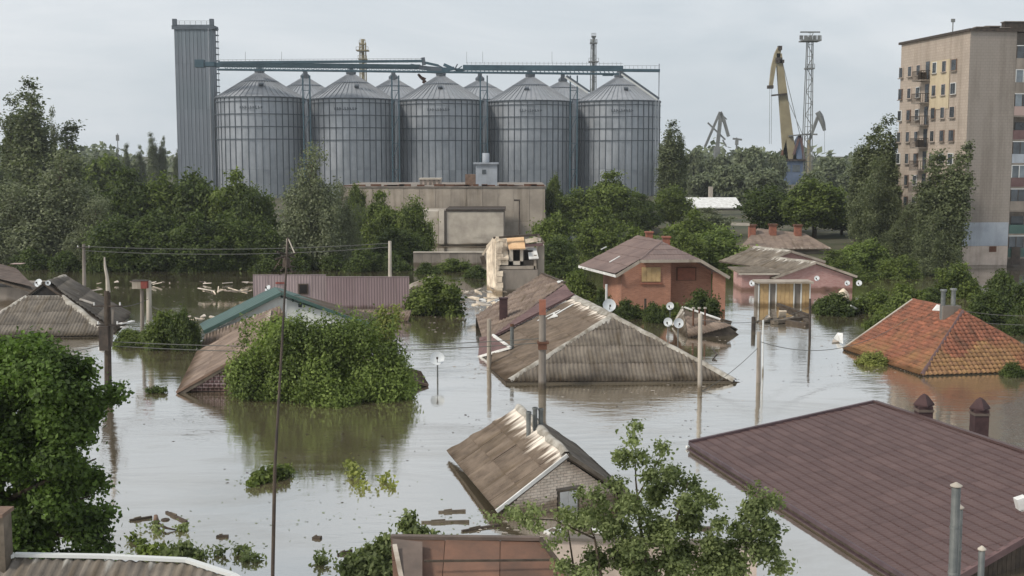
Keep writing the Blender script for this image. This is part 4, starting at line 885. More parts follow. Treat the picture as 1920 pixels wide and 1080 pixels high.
# --- small lean-to with white edging
q_ = [A(*p) for p in ((897,677,72.6),(957,660,70.3),(924,636,73.4),(900,640,74.6))]
r = T('lean_to_roof', 'small dull red lean-to roof with white edging at the left end of the slate roof', 'lean-to', (q_[0].x,q_[0].y,0))
lift = Vector((0,0,.22)); q_ = [v+lift for v in q_]
d_ = slab(r, q_, 'roof', M['deck'], .07); cover(d_, q_, 'roof_sheet', M['maroon'], 1.0, 1.5, 'rib', period=.25, amp=.02, off=.0)
for i_, (a_, b_) in enumerate(((0,1),(1,2))): MB().bar(q_[a_]+Vector((0,0,.03)), q_[b_]+Vector((0,0,.03)), .12,.14).build('edge_board', M['white'], r)
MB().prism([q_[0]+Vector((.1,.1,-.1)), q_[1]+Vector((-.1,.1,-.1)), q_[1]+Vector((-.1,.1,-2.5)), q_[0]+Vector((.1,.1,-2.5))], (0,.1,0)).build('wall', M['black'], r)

# --- small brick outbuilding with a slate roof, nearest of the flooded roofs in the middle
ra_ = P(1064,852,2.0); rb_ = P(972,763,2.05); ea = P(931,957,0.02); eb = P(838,846,0.25); ec = P(1186,932,0.05)
r = T('brick_outbuilding', 'small cream brick gable house with three pipes on its streaked slate roof', 'outbuilding', P(1050,965,0))
ea = ONP(931,957,ra_,rb_,eb)
sheets(r, [eb, ea, ra_, rb_], M['slate_s'], w=1.12, l=1.05)
ed = ec+(rb_-ra_); sheets(r, [ec, ed, rb_, ra_], M['slate_dark'], w=1.12, l=1.05)
ridgecap(r, ra_, rb_, seed=8, w=.24, lift=.06)
for a_, b_, mm in ((ea, ra_, 'white'), (ra_, ec, 'wood')): MB().bar(a_+Vector((0,-.03,-.02)), b_+Vector((0,-.03,-.02)), .07,.12).build('barge_board', M[mm], r)
yb = (ra_.y+.35); n_ = (ec-ea); n_.z = 0; n_.normalize(); nin = Vector((-n_.y, n_.x, 0)); base_ = ea+nin*.30
def gw(s, z): return Vector((base_.x,base_.y,0))+n_*s+Vector((0,0,z))
wid = (ec-ea).dot(n_); sap = (ra_-ea).dot(n_)
g0, g1, g2 = gw(.42,-1.0), gw(wid-.45,-1.0), gw(sap, ra_.z-.12)
gL, gR = gw(.42, .15), gw(wid-.45,.15)
wl_ = MB().prism([g0,g1,gR,g2,gL], nin*.2).build('gable_wall', M['mortar'], r)
wx0, wx1, wz1 = None, None, None
def prj(v):
    d = v-Vector((0,0,H)); cp, sp = math.cos(PITCH), math.sin(PITCH); fy = d.y*cp-d.z*sp; uz = d.y*sp+d.z*cp; return (960+F*d.x/fy, 540-F*uz/fy)
def sat(px):      # along-wall coordinate where the photo column px meets the wall at z=.4
    lo_, hi_ = 0, wid
    for _ in range(30):
        mi = (lo_+hi_)/2
        if prj(gw(mi,.4))[0] < px: lo_ = mi
        else: hi_ = mi
    return lo_
s0, s1 = sat(1046), sat(1084); ztop = ra_.z-.12; zw = 0.62
def rake(s): return .15+(ztop-.15)*((s-.42)/(sap-.42) if s < sap else (wid-.45-s)/(wid-.45-sap))
fr = -nin*.012
cover(wl_, [v+fr for v in (gw(.42,-.1), gw(s0-.04,-.1), gw(s0-.04,rake(s0-.04)), gw(.42,.15))], 'brick', M['brick_cream'], .26, .098, 'flat', bond=.5, gap=.012, th=.014, jitter=.004)
cover(wl_, [v+fr for v in (gw(s1+.04,-.1), gw(wid-.45,-.1), gw(wid-.45,.15), gw(s1+.04,rake(s1+.04)))], 'brick', M['brick_cream'], .26, .098, 'flat', bond=.5, gap=.012, th=.014, jitter=.004)
cover(wl_, [v+fr for v in (gw(s0-.04,zw+.06), gw(s1+.04,zw+.06), gw(s1+.04,min(rake(s1+.04),ztop)), g2, gw(s0-.04,rake(s0-.04)))], 'brick', M['brick_cream'], .26, .098, 'flat', bond=.5, gap=.012, th=.014, jitter=.004)
f_ = MB().obox(gw(s0,-.3)-nin*.03, n_*(s1-s0), nin*.02, Vector((0,0,zw+.3))).build('window', M['wood'], r)
MB().obox(gw(s0+.06,-.3)-nin*.05, n_*(s1-s0-.12), nin*.015, Vector((0,0,zw+.22))).build('pane', M['white'], f_)
MB().obox(gw((s0+s1)/2-.02,-.3)-nin*.07, n_*.04, nin*.015, Vector((0,0,zw+.22))).build('mullion', M['white'], f_)
MB().obox(gw(s0-.08,zw)-nin*.08, n_*(s1-s0+.16), nin*.07, Vector((0,0,.07))).build('lintel', M['concrete_d'], f_)
for px, yb_, yt in ((991,818,776),(1003,806,768),(1014,797,770)):
    c = ONP(px,yb_,ra_,rb_,eb); zt_ = A(px,yt,c.y).z; p_ = MB().tube((c.x,c.y,c.z-.2),(c.x,c.y,zt_),.085,.085,12).build('flue_pipe', M['zinc'], r, smooth=False)
    MB().lathe((c.x,c.y,0), [(.085,zt_+.002),(.105,zt_+.01),(.105,zt_+.08),(.085,zt_+.09)], 12).build('pipe_collar', M['zinc'], p_)

# --- utility poles and chimney-like pillars in the water
def pole(px, top, wl, wpx, m_, label, name='utility_pole', arms=(), tilt=0.0, cap=None, group=None, insul=True):
    b_ = P(px, wl, 0); t_ = A(px+tilt, top, b_.y); rd = wpx/F*b_.y/2; r = T(name, label, 'pole', b_, group)
    MB().tube(b_+Vector((0,0,-2)), t_, rd*1.08, rd*0.85, 10).build('shaft', M[m_], r)
    for (dy, wl_) in arms:
        z = t_.z-dy; MB().bar((t_.x-wl_/2,b_.y-.1,z),(t_.x+wl_/2,b_.y-.1,z),.09).build('crossarm', M['iron'], r)
        for s in (-.42,.42): MB().tube((t_.x+s*wl_,b_.y-.1,z+.04),(t_.x+s*wl_,b_.y-.1,z+.2),.05,.04,8).build('insulator', M['white'], r)
    if cap: MB().tube(t_+Vector((0,0,-.001)), t_+Vector((0,0,cap)), rd*1.0, rd*.9, 10).build('cap', M['rust'], r)
    return r
r = pole(1017, 590, 728, 15, 'concrete_d', 'thick grey pillar with a rust red pot in front of the centre slate roof', 'chimney_pillar')
tp = A(1017,590,P(1017,728).y); MB().box(tp.x-.17,tp.y-.17,tp.z+.002,tp.x+.17,tp.y+.17,A(1017,562,tp.y).z).build('pot', M['red_pot'], r)
tp2 = A(1018,640,tp.y); MB().box(tp2.x-.3,tp.y-.3,tp2.z-.1,tp2.x+.3,tp.y+.3,tp2.z).build('collar', M['rust'], r); MB().box(tp2.x-.25,tp.y-.26,tp2.z-.4,tp2.x+.2,tp.y+.24,tp2.z-.11).build('band', M['rust'], r)
pole(917,598,688,9,'concrete','pale pole standing in the water left of the slate roof corner')
pole(960,612,679,8,'zinc','short grey pole behind the left corner of the slate roof','standpipe', cap=.15)
pole(1313,588,734,9,'concrete_l','tall pale pole in front of the right end of the slate roof', arms=())
pole(1423,622,717,9,'concrete','brown grey pole rising behind the edge of the plum roof')
pole(1431,600,700,4,'frame_w','thin pale pipe beside the brown grey pole','standpipe')
pole(1519,560,640,5,'iron','thin dark post right of the driftwood raft','standpipe')
pole(1137,533,596,5,'frame_w','slim white pipe sticking up behind the ridge of the slate roof','standpipe')
pole(1210,560,598,5,'iron','thin dark post in the water left of the small tilted roof','standpipe')
pole(1413,594,622,9,'iron','dark bollard like post left of the driftwood raft','mooring_post')
pole(157,458,540,7,'concrete_d','thin lamp pole before the dark trees at the left', tilt=0, arms=((0.3,1.2),))
pole(731,452,528,7,'concrete_l','pale concrete pole in front of the broad tree right of the grey green tree')
pole(279,527,640,11,'concrete_l','thick pale concrete post left of the green roofed house','concrete_post')
pole(266,545,640,8,'concrete_d','darker concrete post beside the thick pale one','concrete_post')
c = P(279,640); z = A(270,540,c.y).z
r = T('meter_box', 'faded red and white box between the two concrete posts', 'box', (A(262,535,c.y).x,c.y-.2,z)); x_ = A(252,535,c.y).x
bx('case', M['concrete'], r, x_,c.y-.5,z,x_+.55,c.y-.1,A(270,526,c.y).z); bx('door', M['red'], r, x_+.56,c.y-.5,z+.02,x_+.95,c.y-.1,A(270,526,c.y).z); bx('lid', M['iron'], r, x_-.03,c.y-.54,A(270,526,c.y).z+.003,x_+.98,c.y-.06,A(270,526,c.y).z+.06)
r = pole(201,545,720,14,'wood_dark','dark timber power pole with a bent pale top beside the near left tree', arms=((0.8,1.6),(1.8,1.2)))
b_ = P(201,720); MB().path([A(203,548,b_.y),A(201,520,b_.y),A(197,500,b_.y),A(196,482,b_.y)], [.13,.09,.07,.04], 8).build('bent_top', M['concrete_l'], r)
MB().box(A(190,600,b_.y).x,b_.y-.5,A(190,655,b_.y).z,A(207,600,b_.y).x,b_.y-.15,A(190,610,b_.y).z).build('junction_box', M['iron'], r)
MB().lathe(A(193,655,b_.y), [(0.0,.26),(.15,.22),(.22,.08),(.2,-.08),(.08,-.16),(0,-.17)], 16).build('lamp_globe', M['white'], r, smooth=True)
MB().bar(A(212,580,b_.y),A(208,650,b_.y),.12).build('stay_post', M['concrete_d'], r)

dish(820,673,P(820,711).y,27,'white dish on a thin pole alone in the open water', tilt=(0.05,-1,.55))
dish(1142,573,73,25,'large white dish behind the ridge of the centre slate roof', tilt=(.1,-1,.35), base_z=0)
dish(1257,574,88,15,'small white dish near the bush before the orange brick house', tilt=(-.5,-1,.3))
dish(1253,604,80,17,'left one of two low white dishes beside the small tilted roof', tilt=(-.4,-1,.2))
dish(1272,606,79.5,19,'right one of two low white dishes beside the small tilted roof', tilt=(.1,-1,.2))

# --- small tilted roof right of the centre
a_, b_, e1, e0 = P(1281,577,1.25), P(1357,603,.85), P(1386,627,.02), P(1290,634,-.02)
r = T('tilted_shed_roof', 'small sunken shed roof tilting into the water below the orange brick house', 'shed', (a_.x,a_.y,0))
sheets(r, [e0,e1,b_,a_], M['slate_brown'], w=1.0, l=1.2)
f1, f0 = P(1262,612,.02), P(1290,634,-.02); sheets(r, [f1,f0,a_], M['slate'], w=1.0, l=1.2)
MB().prism([a_,b_,b_+Vector((1.5,2.5,-.9)),a_+Vector((1.0,3,-1.3))], (0,0,-.08)).build('roof_far_side', M['slate_dark'], r)
MB().bar(a_+Vector((0,0,.08)), b_+Vector((0,0,.08)), .18,.08).build('ridge_board', M['white'], r); MB().bar(a_+Vector((0,0,.05)), f1+Vector((0,0,.05)), .2,.08).build('verge_board', M['lime'], r)
MB().bar(b_+Vector((-.2,0,.1)), b_+Vector((.5,.1,-.1)), .25,.25).build('ridge_end', M['wood_dark'], r)
for px_, lb_ in ((1300,'leftmost rusty stub pipe behind the tilted shed ridge'),(1311,'middle rusty stub pipe behind the tilted shed ridge'),(1322,'rightmost rusty stub pipe behind the tilted shed ridge')):
    c = A(px_, 590, 81.5); rr_ = T('stub_pipe', lb_, 'pipe', (c.x,81.5,0)); MB().tube((c.x,81.5,-.5),(c.x,81.5,A(px_,579,81.5).z),.06).build('shaft', M['rust'], rr_); MB().tube((c.x,81.5,A(px_,579,81.5).z+.002),(c.x,81.5,A(px_,576,81.5).z),.12,.1).build('cap', M['lime'], rr_)

# --- orange clay tile roof at the right
k0, k1 = P(1712,563,3.0), P(1805,584,3.0); c0, c1 = P(1581,655,.06), P(1727,704,.06); dd = (c1-c0).normalized(); pp = Vector((dd.y*-1, dd.x, 0)).normalized()
if pp.x < 0: pp = -pp
c2 = c1+pp*8.9; c3 = c0+pp*8.9
r = T('tiled_roof_house', 'flooded house with an orange clay tile hipped roof at the right', 'house', P(1727,704,0))
lfp = [c0, c1, k1, k0]; d1 = slab(r, [c0,c1,k1], 'left_roof', M['deck'], .1); 
k0b = ONP(1712,563,c0,c1,k1)
def tmat(i, u, v): return M['tile']
def tmat2(i, u, v): return M['tile_y'] if v < 1.7+0.5*math.sin(u*1.7) and u < 6 else M['tile']
d1 = slab(r, [c0,c1,k1,k0b], 'left_roof', M['deck'], .1); bpy.data.objects.remove(bpy.data.objects['left_roof'], do_unlink=True) if False else None
cover(d1, [c0,c1,k1,k0b], 'roof_tile', M['tile'], .29, .30, 'tile', jitter=.025, limit=300)
d2 = slab(r, [c1,c2,k1], 'right_roof', M['deck'], .1); cover(d2, [c1,c2,k1], 'roof_tile', M['tile'], .29, .29, 'tile', jitter=.02, mats=tmat2, limit=300)
MB().prism([k0b,k1,c2,c3], (0,0,-.1)).build('roof_far_side', M['tile'], r); MB().prism([k0b,c0,c3], (0,0,-.1)).build('roof_far_end', M['tile'], r)
ridgecap(r, c1, k1, 'maroon', .12, 5, 'hip_tiles'); ridgecap(r, k0b, k1, 'tile', .14, 6, 'ridge_tiles', .07); ridgecap(r, c1.lerp(c2,1), k1, 'tile', .12, 9, 'hip_tiles')
MB().bar(c0+Vector((0,0,.06)), k0b+Vector((0,0,.06)), .16,.1).build('verge_board', M['concrete_l'], r)
cc = A(1790,578,k1.y+.2)
bs2 = bx('chimney', M['concrete_d'], r, A(1772,578,k1.y).x,k1.y+.3,2.4,A(1806,578,k1.y).x,k1.y+.9,A(1790,574,k1.y+.3).z)
for px_, yt in ((1769,546),(1788,544)):
    c = A(px_,yt,k1.y+.6); MB().tube((c.x,c.y,2.4),(c.x,c.y,c.z),.14,.13,12).build('flue_pipe', M['zinc'], bs2); MB().tube((c.x,c.y,c.z+.002),(c.x,c.y,c.z+.1),.2,.2,12).build('pipe_collar', M['zinc'], bs2)
MB().prism([ONP(x,y,c0,c1,k1)+Vector((0,0,.09)) for x,y in ((1748,585),(1757,574),(1769,575),(1762,586))], (0,0,.05)).build('white_patch', M['white'], r)

# --- green roofed white house behind the brown one
Yg = 77.0; N_ = A(383,622,Yg); AN = A(529,549,Yg); Rr_ = A(700,612,Yg)
bkv = Vector((-1.15,3.4,0)); r = T('green_roof_house', 'white walled house with a green metal roof behind the large bush', 'house', (AN.x,Yg,0))
pl_ = [N_+bkv, N_, AN, AN+bkv]; d_ = slab(r, pl_, 'left_roof', M['deck'], .1); cover(d_, pl_, 'roof_sheet', M['green'], .6, 3.0, 'rib', period=.6, amp=.03)
pr_ = [Rr_, Rr_+bkv+Vector((2,0,0)), AN+bkv, AN]; d_ = slab(r, pr_, 'right_roof', M['deck'], .1); cover(d_, pr_, 'roof_sheet', M['green'], .6, 3.0, 'rib', period=.6, amp=.03)
for a_, b_ in ((N_,AN),(AN,Rr_)): MB().bar(a_+Vector((0,-.05,-.02)), b_+Vector((0,-.05,-.02)), .06,.2).build('barge_board', M['green'], r)
wl_ = wallpoly(r, [Vector((N_.x+.7,Yg+.35,-1)), Vector((Rr_.x-.5,Yg+.35,-1)), Vector((Rr_.x-.5,Yg+.35,Rr_.z+.1)), Vector((AN.x,Yg+.35,AN.z-.15)), Vector((N_.x+.7,Yg+.35,N_.z+.15))], 'render_w', name='gable_wall')
f_ = bx('window', M['frame_w'], wl_, A(556,578,Yg).x,Yg+.28,A(556,578,Yg).z,A(567,578,Yg).x,Yg+.34,A(556,569,Yg).z); bx('pane', M['glass'], f_, A(558,577,Yg).x,Yg+.255,A(556,577,Yg).z,A(565,577,Yg).x,Yg+.275,A(556,570,Yg).z)
bx('vent', M['black'], wl_, A(546,567,Yg).x,Yg+.30,A(546,567,Yg).z,A(549,567,Yg).x,Yg+.345,A(546,562,Yg).z)
MB().tube((A(536,600,Yg).x,Yg-.1,-1),(A(536,600,Yg).x,Yg-.1,A(536,560,Yg).z),.10).build('downpipe', M['white'], r)
sk = [A(375,650,75.7),A(530,586,75.7),A(524,573,76.9),A(384,626,76.9)]
d_ = slab(r, sk, 'skirt_roof', M['wood_dark'], .12); cover(d_, sk, 'roof_sheet', M['slate_brown'], 1.1, 1.4, 'wave')
MB().bar(sk[0]+Vector((0,-.02,-.1)), sk[1]+Vector((0,-.02,-.1)), .06,.2).build('skirt_fascia', M['wood_brown'], r)
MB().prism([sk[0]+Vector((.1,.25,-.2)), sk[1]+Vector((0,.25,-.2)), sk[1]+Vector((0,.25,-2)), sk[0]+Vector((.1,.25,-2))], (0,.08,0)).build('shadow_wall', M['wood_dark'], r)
dish(503,541,Yg+4,13,'white dish on the ridge of the green roof', base_z=AN.z-.6, tilt=(-.5,-.6,.5))

# --- brown gable house in front, mostly hidden by the bush
n0, n1, na = P(332,735,.05), P(803,722,.05), A(500,640,P(332,735).y)
bk = Vector((-2.2,12.6,0)); r = T('brown_roof_house', 'plum block gable house with a brown slate roof sunk behind the large bush', 'house', P(400,738,0))
sheets(r, [n0+bk, n0, na, na+bk], M['slate_brown'], w=1.1, l=1.6); sheets(r, [n1, n1+bk*.3, na+bk*.3, na], M['slate_brown'], w=1.1, l=1.6)
for a_, b_ in ((n0,na),(na,n1)): MB().bar(a_+Vector((0,-.06,0)), b_+Vector((0,-.06,0)), .28,.12).build('barge_board', M['wood_brown'], r); MB().bar(a_+Vector((.1,-.1,-.16)), b_+Vector((-.1,-.1,-.16)), .05,.14).build('under_board', M['wood'], r)
gp0 = [Vector((n0.x+.6,n0.y+.35,-1)), Vector((n1.x-.6,n1.y+.35,-1)), Vector((n1.x-.6,n1.y+.35,.28)), Vector((na.x,na.y+.35,na.z-.1)), Vector((n0.x+.6,n0.y+.35,.28))]
wl_ = wallpoly(r, gp0, 'mortar', name='gable_wall')
gq = [Vector((n0.x+.62,n0.y+.335,-.12)), Vector((A(470,700,n0.y).x,n0.y+.335,-.12)), Vector((A(470,700,n0.y).x,n0.y+.335,1.75)), Vector((n0.x+.62,n0.y+.335,.22))]
cover(wl_, gq, 'wall_block', M['brick_pl'], .3, .15, 'flat', gap=.03, th=.03, jitter=.006)
gq = [Vector((A(768,700,n0.y).x,n0.y+.335,-.12)), Vector((n1.x-.62,n0.y+.335,-.12)), Vector((n1.x-.62,n0.y+.335,.25)), Vector((A(768,700,n0.y).x,n0.y+.335,.8))]
cover(wl_, gq, 'wall_block', M['brick_pl'], .3, .15, 'flat', gap=.03, th=.03, jitter=.006)

# --- left: hipped slate house with a small gablet
t0, t1 = P(50,556,2.15), P(118,556,2.15); e0_, e1_ = P(-75,634,.06), P(208,630,.06); g_ = P(83,531,3.0); gb = P(121,517,3.0); fe = P(243,591,.06)
r = T('left_slate_house', 'flooded house with a grey hipped slate roof and small dark gablet at the far left', 'house', P(80,632,0))
sheets(r, [e0_, e1_, t1, t0], M['slate_dark'], w=1.1, l=1.7); sheets(r, [e1_, fe, gb, g_, t1], M['slate_dark'], w=1.1, l=1.7)
lf = e0_+(fe-e1_); MB().prism([e0_, t0, g_, gb, lf], (0,0,-.12)).build('roof_left_side', M['slate_dark'], r)
MB().prism([t0+Vector((.3,.1,0)), t1+Vector((-.3,.1,0)), g_+Vector((0,.1,-.15))], (0,.1,0)).build('gablet', M['black'], r)
ridgecap(r, t0, e0_, seed=21, w=.3); ridgecap(r, t1, e1_, seed=22, w=.34); ridgecap(r, g_, gb, seed=23, w=.26)
MB().bar(t0+Vector((0,0,.03)), t1+Vector((0,0,.03)), .1,.08).build('top_flashing', M['lime'], r)
for s in (t0, t1): MB().bar(g_+Vector((0,-.1,0)), s+Vector((0,-.1,0)), .12,.1).build('gablet_board', M['wood_dark'], r)
MB().bar(gb+Vector((0,.05,.02)), fe+Vector((0,.05,.02)), .1,.12).build('barge_board', M['wood'], r)
MB().prism([ONP(x,y,e1_,fe,gb)+Vector((0,0,.08)) for x,y in ((148,565),(173,573),(176,570),(150,562))], (0,0,.04)).build('loose_sheet', M['debris'], r)
wallpoly(r, [e0_+Vector((.5,.5,-1.2)), e1_+Vector((-.5,.5,-1.2)), e1_+Vector((-.5,.5,-.1)), e0_+Vector((.5,.5,-.1))], 'concrete_d')
dish(73,531,g_.y+1,16,'round white dish beside the gablet of the left slate roof', base_z=2.2, tilt=(-.3,-1,.5))
dish(90,531,g_.y-.2,10,'small pinkish dish right of the round one on the left slate roof', base_z=2.2, tilt=(.3,-1,.5))
# brown roof farther left
r = T('far_left_house', 'house with a rusty brown roof cut by the left edge', 'house', A(20,560,98))
a1_, a2_, a3_, a4_ = A(-50,512,98), A(66,547,96), A(30,503,101), A(-50,490,103)
d_ = slab(r, [a1_,A(5,528,97.5),a2_,a3_,a4_][0:1]+[a2_,a3_,a4_], 'roof', M['deck'], .12); cover(d_, [a1_,a2_,a3_,a4_], 'roof_sheet', M['rust_grey'], 1.1, 2.5, 'rib', period=.3, amp=.03)
bx('wall', M['concrete_d'], r, A(-60,540,98.6).x,98.6,-1,A(58,540,98.6).x,104,A(0,532,98.6).z-.3)
bx('chimney', M['brick_pk'], r, A(18,500,101).x,101,3,A(40,500,101).x,102,A(18,495,101).z)

# --- plum fence / shed wall
Yf = 95.0; r = T('sheet_metal_fence', 'faded mauve corrugated metal fence standing in the flood', 'fence', (A(620,560,Yf).x,Yf,0))
for (xa, xb, yt, mm, dy_) in ((475,612,516,'fence',0.0),(612,768,519,'fence2',-.25)):
    xs_ = np.linspace(xa, xb, 6 if mm == 'fence' else 7)
    for i_ in range(len(xs_)-1):
        pA, pB = A(xs_[i_],560,Yf+dy_), A(xs_[i_+1],560,Yf+dy_); zt_ = A(600,yt,Yf).z
        b = MB(); nseg = 20
        for s in range(nseg+1):
            t_ = s/nseg; x_ = pA.x+(pB.x-pA.x-.015)*t_; yy = Yf+dy_+(.022 if (s//2) % 2 else 0); b.v += [Vector((x_,yy,-.8)), Vector((x_,yy,zt_+random.uniform(-.01,.01)*(s == 0)))]
            if s: k_ = len(b.v); b.f.append((k_-4,k_-2,k_-1,k_-3))
        b.build('fence_sheet', M[mm], r)
    MB().box(A(xa,560,Yf).x,Yf+dy_+.07,zt_-.3,A(xb,560,Yf).x,Yf+dy_+.12,zt_-.2).build('rail', M['maroon'], r); MB().box(A(xa,560,Yf).x,Yf+dy_-.02,zt_+.012,A(xb,560,Yf).x,Yf+dy_+.09,zt_+.05).build('top_trim', M['fence'], r)
f_ = bx('window', M['wood_dark'], r, A(560,552,Yf).x,Yf-.08,A(560,552,Yf).z,A(578,552,Yf).x,Yf-.02,A(560,532,Yf).z); bx('pane', M['black'], f_, A(562,550,Yf).x,Yf-.10,A(560,550,Yf).z,A(576,550,Yf).x,Yf-.085,A(560,534,Yf).z)
bx('red_patch', M['red'], r, A(517,532,Yf).x,Yf-.06,A(517,532,Yf).z,A(535,532,Yf).x,Yf-.02,A(517,529,Yf).z)
r = T('timber_beam', 'pale broken roof beam behind the right end of the mauve fence', 'beam', A(785,530,99)); MB().bar(A(766,538,99),A(813,520,99),.5,.35).build('beam', M['debris'], r); MB().bar(A(770,541,98),A(800,533,98),.2,.15).build('splinter', M['wood'], r)

r = T('sunken_flat_roof', 'low grey brown roof awash in front of the mauve fence', 'shed', P(700,592,0))
pq = [P(622,600,.05),P(765,603,.05),P(771,583,.55),P(628,580,.55)]; sheets(r, pq, M['slate_brown']); MB().bar(pq[3], pq[2], .2,.1).build('ridge_board', M['wood'], r)
# --- ruined two storey shell
Yr = 106.0; u = lambda x, y, Y=Yr: A(x, y, Y)
r = T('ruined_house', 'wrecked upper storey with a torn roof and an orange plywood sheet', 'ruin', (u(965,540).x,Yr,0))
xl, xm, xr = u(932,500).x, u(1008,500).x, u(1021,500).x
MB().box(xl,Yr,-1,xm,Yr+5,u(960,506).z).build('lower_wall', M['concrete_d'], r)
MB().prism([u(913,548,Yr+4),u(932,548),u(932,452),u(926,446,Yr+1),u(912,460,Yr+4)], (.25,.1,0)).build('side_wall', M['plaster'], r)
b = MB(); rr = random.Random(5)
for k in range(12): z = -1+k*.5; b.box(xl-.12,Yr-.14,z,xl+rr.uniform(.12,.55),Yr-.02,z+.46)
b.build('broken_quoin', M['plaster'], r)
bx('upper_wall', M['concrete_d'], r, xl+.9,Yr+.6,u(960,506).z+.003,xm-.2,Yr+4.8,u(960,470).z)
for (x0,x1,y0,y1,mm) in ((932,953,480,497,'plaster'),(955,962,468,497,'concrete_l'),(975,981,465,497,'concrete_l'),(955,981,490,497,'concrete_l'),(932,1004,499,505,'concrete'),(1001,1006,478,505,'concrete')): bx('wall_fragment', M[mm], r, u(x0,y1).x,Yr+.1,u(x0,y1).z,u(x1,y1).x,Yr+.5,u(x0,y0).z)
bx('window_opening', M['black'], r, u(963,489).x,Yr+.45,u(963,489).z,u(974,489).x,Yr+.58,u(963,471).z); bx('window_opening', M['black'], r, u(983,489).x,Yr+.45,u(983,489).z,u(999,489).x,Yr+.58,u(983,470).z); bx('window_opening', M['wood_dark'], r, u(933,505).x,Yr+.3,u(963,505).z,u(950,505).x,Yr+.58,u(963,489).z)
MB().box(xm,Yr+.8,-1,xr,Yr+5,u(1015,462).z).build('right_wall', M['concrete'], r)
MB().prism([u(933,484,Yr-.2),u(954,484,Yr-.2),u(950,446,Yr+2.2),u(928,447,Yr+2.2)], (0,.02,-.15)).build('roof_fragment', M['plaster'], r)
MB().prism([u(954,466,Yr-.3),u(985,465,Yr-.3),u(982,443,Yr+1.6),u(950,446,Yr+1.6)], (0,.02,-.1)).build('plywood_sheet', M['ply'], r)
MB().prism([u(992,485,Yr-.1),u(1010,484,Yr-.1),u(1005,464,Yr+.8),u(989,465,Yr+.8)], (0,.02,-.08)).build('hanging_board', M['white'], r)
for (x0,y0,x1,y1,w_,mm) in ((925,446,1012,440,.25,'wood_dark'),(984,460,1018,458,.35,'maroon'),(905,478,925,447,.25,'plaster'),(904,480,908,495,.4,'wood_dark'),(1008,440,1020,456,.3,'wood'),(985,452,1008,449,.5,'plaster'),(928,450,950,452,.5,'plaster'),(1000,446,1014,450,.4,'debris'),(933,497,955,490,.2,'wood_dark'),(955,500,958,488,.2,'iron')): MB().bar(u(x0,y0,Yr+.5),u(x1,y1,Yr+.5),w_,w_*.7).build('broken_rafter', M[mm], r)
# debris heap at its foot
def heap(name, label, cat, px, py, Y, spread, n, mats_, size, seed, zoff=0):
    rr = random.Random(seed); c = A(px, py, Y); r = T(name, label, cat, c)
    for k in range(n):
        p_ = c+Vector((rr.gauss(0,1)*spread[0], rr.gauss(0,1)*spread[1], abs(rr.gauss(0,1))*spread[2]+zoff)); s = rr.uniform(*size); a = rr.uniform(0,3.14); d = Vector((math.cos(a),math.sin(a),rr.uniform(-.25,.35)))
        if rr.random() < .45: MB().bar(p_-d*s, p_+d*s, .09,.07).build('plank', M[rr.choice(mats_)], r)
        else:
            e = d.cross(Vector((0,0,1))).normalized(); pts = [p_+(d*math.cos(t)+e*math.sin(t)*.6+Vector((0,0,rr.uniform(-.15,.15))))*s*rr.uniform(.4,.8) for t in (0,1.2,2.3,3.4,4.6,5.5)]
            MB().prism(pts, (0,0,.07)).build('rubble_piece', M[rr.choice(mats_)], r)
    return r
heap('rubble_heap','heap of white rubble and sheeting at the foot of the ruined house','rubble',905,575,92,(1.0,.8,.5),22,['white','plaster','debris','white'],(.4,1.0),31)
heap('rubble_heap','line of pinkish floating rubble left of the mauve fence','rubble',432,548,103,(2.0,.5,.15),24,['debris','plaster','debris','wood'],(.3,1.0),32)
heap('rubble_heap','thin row of pale flotsam across the dark water at the left','rubble',370,531,113,(4.5,.3,.05),20,['debris','debris','wood'],(.2,.7),33)
heap('rubble_heap','small brick rubble strip beside the green roofed house','rubble',372,600,82,(.9,.4,.1),12,['plaster','debris','debris'],(.2,.6),34)
heap('rubble_heap','rubble between the mauve fence and the ruined house','rubble',890,552,100,(2.0,.8,.2),26,['concrete_d','wood','debris','plaster'],(.3,.8),35)

# --- orange brick house
Yo = 92.0; o = lambda x, y, Y=Yo: A(x, y, Y)
r = T('orange_brick_house', 'orange brick house with a plum brown half hipped roof and boarded windows', 'house', (o(1250,580).x,Yo,0))
eL, jL, jR, eR = o(1155,516), o(1200,488), o(1314,487), o(1368,519); rn = A(1241,453,97); rf = A(1197,444,103); eF = A(1085,498,100)
jL2 = ONP(1200,488,eL,rn,eF); 
d_ = slab(r, [eF,eL,jL2,rn,rf], 'left_roof', M['deck'], .15); cover(d_, [eF,eL,jL2,rn,rf], 'roof_sheet', M['roof_br'], 1.15, 1.4, 'rib', period=.23, amp=.02)
d_ = slab(r, [jL,jR,rn+Vector((.1,0,0))], 'front_hip', M['deck'], .15); cover(d_, [jL,jR,rn], 'roof_sheet', M['roof_br'], 1.15, 1.4, 'rib', period=.23, amp=.02)
MB().prism([jR,eR,eR+Vector((-1.8,9,0)),rf,rn], (0,0,-.15)).build('right_roof', M['roof_br'], r)
for a_, b_ in ((eL,jL),(jL,jR),(jR,eR)): MB().bar(a_+Vector((0,-.05,-.08)), b_+Vector((0,-.05,-.08)), .06,.22).build('barge_board', M['concrete'], r)
MB().bar(eL+Vector((0,0,-.08)), eF+Vector((0,0,-.08)), .06,.2).build('gutter', M['white'], r)
ridgecap(r, jL, rn, 'roof_br', .14, 41, 'hip_cap'); ridgecap(r, rn, rf, 'roof_br', .14, 42)
xw0, xm_, xw1 = o(1166,560).x, o(1259,560).x, o(1342,560).x
lwz = jL.z-.2
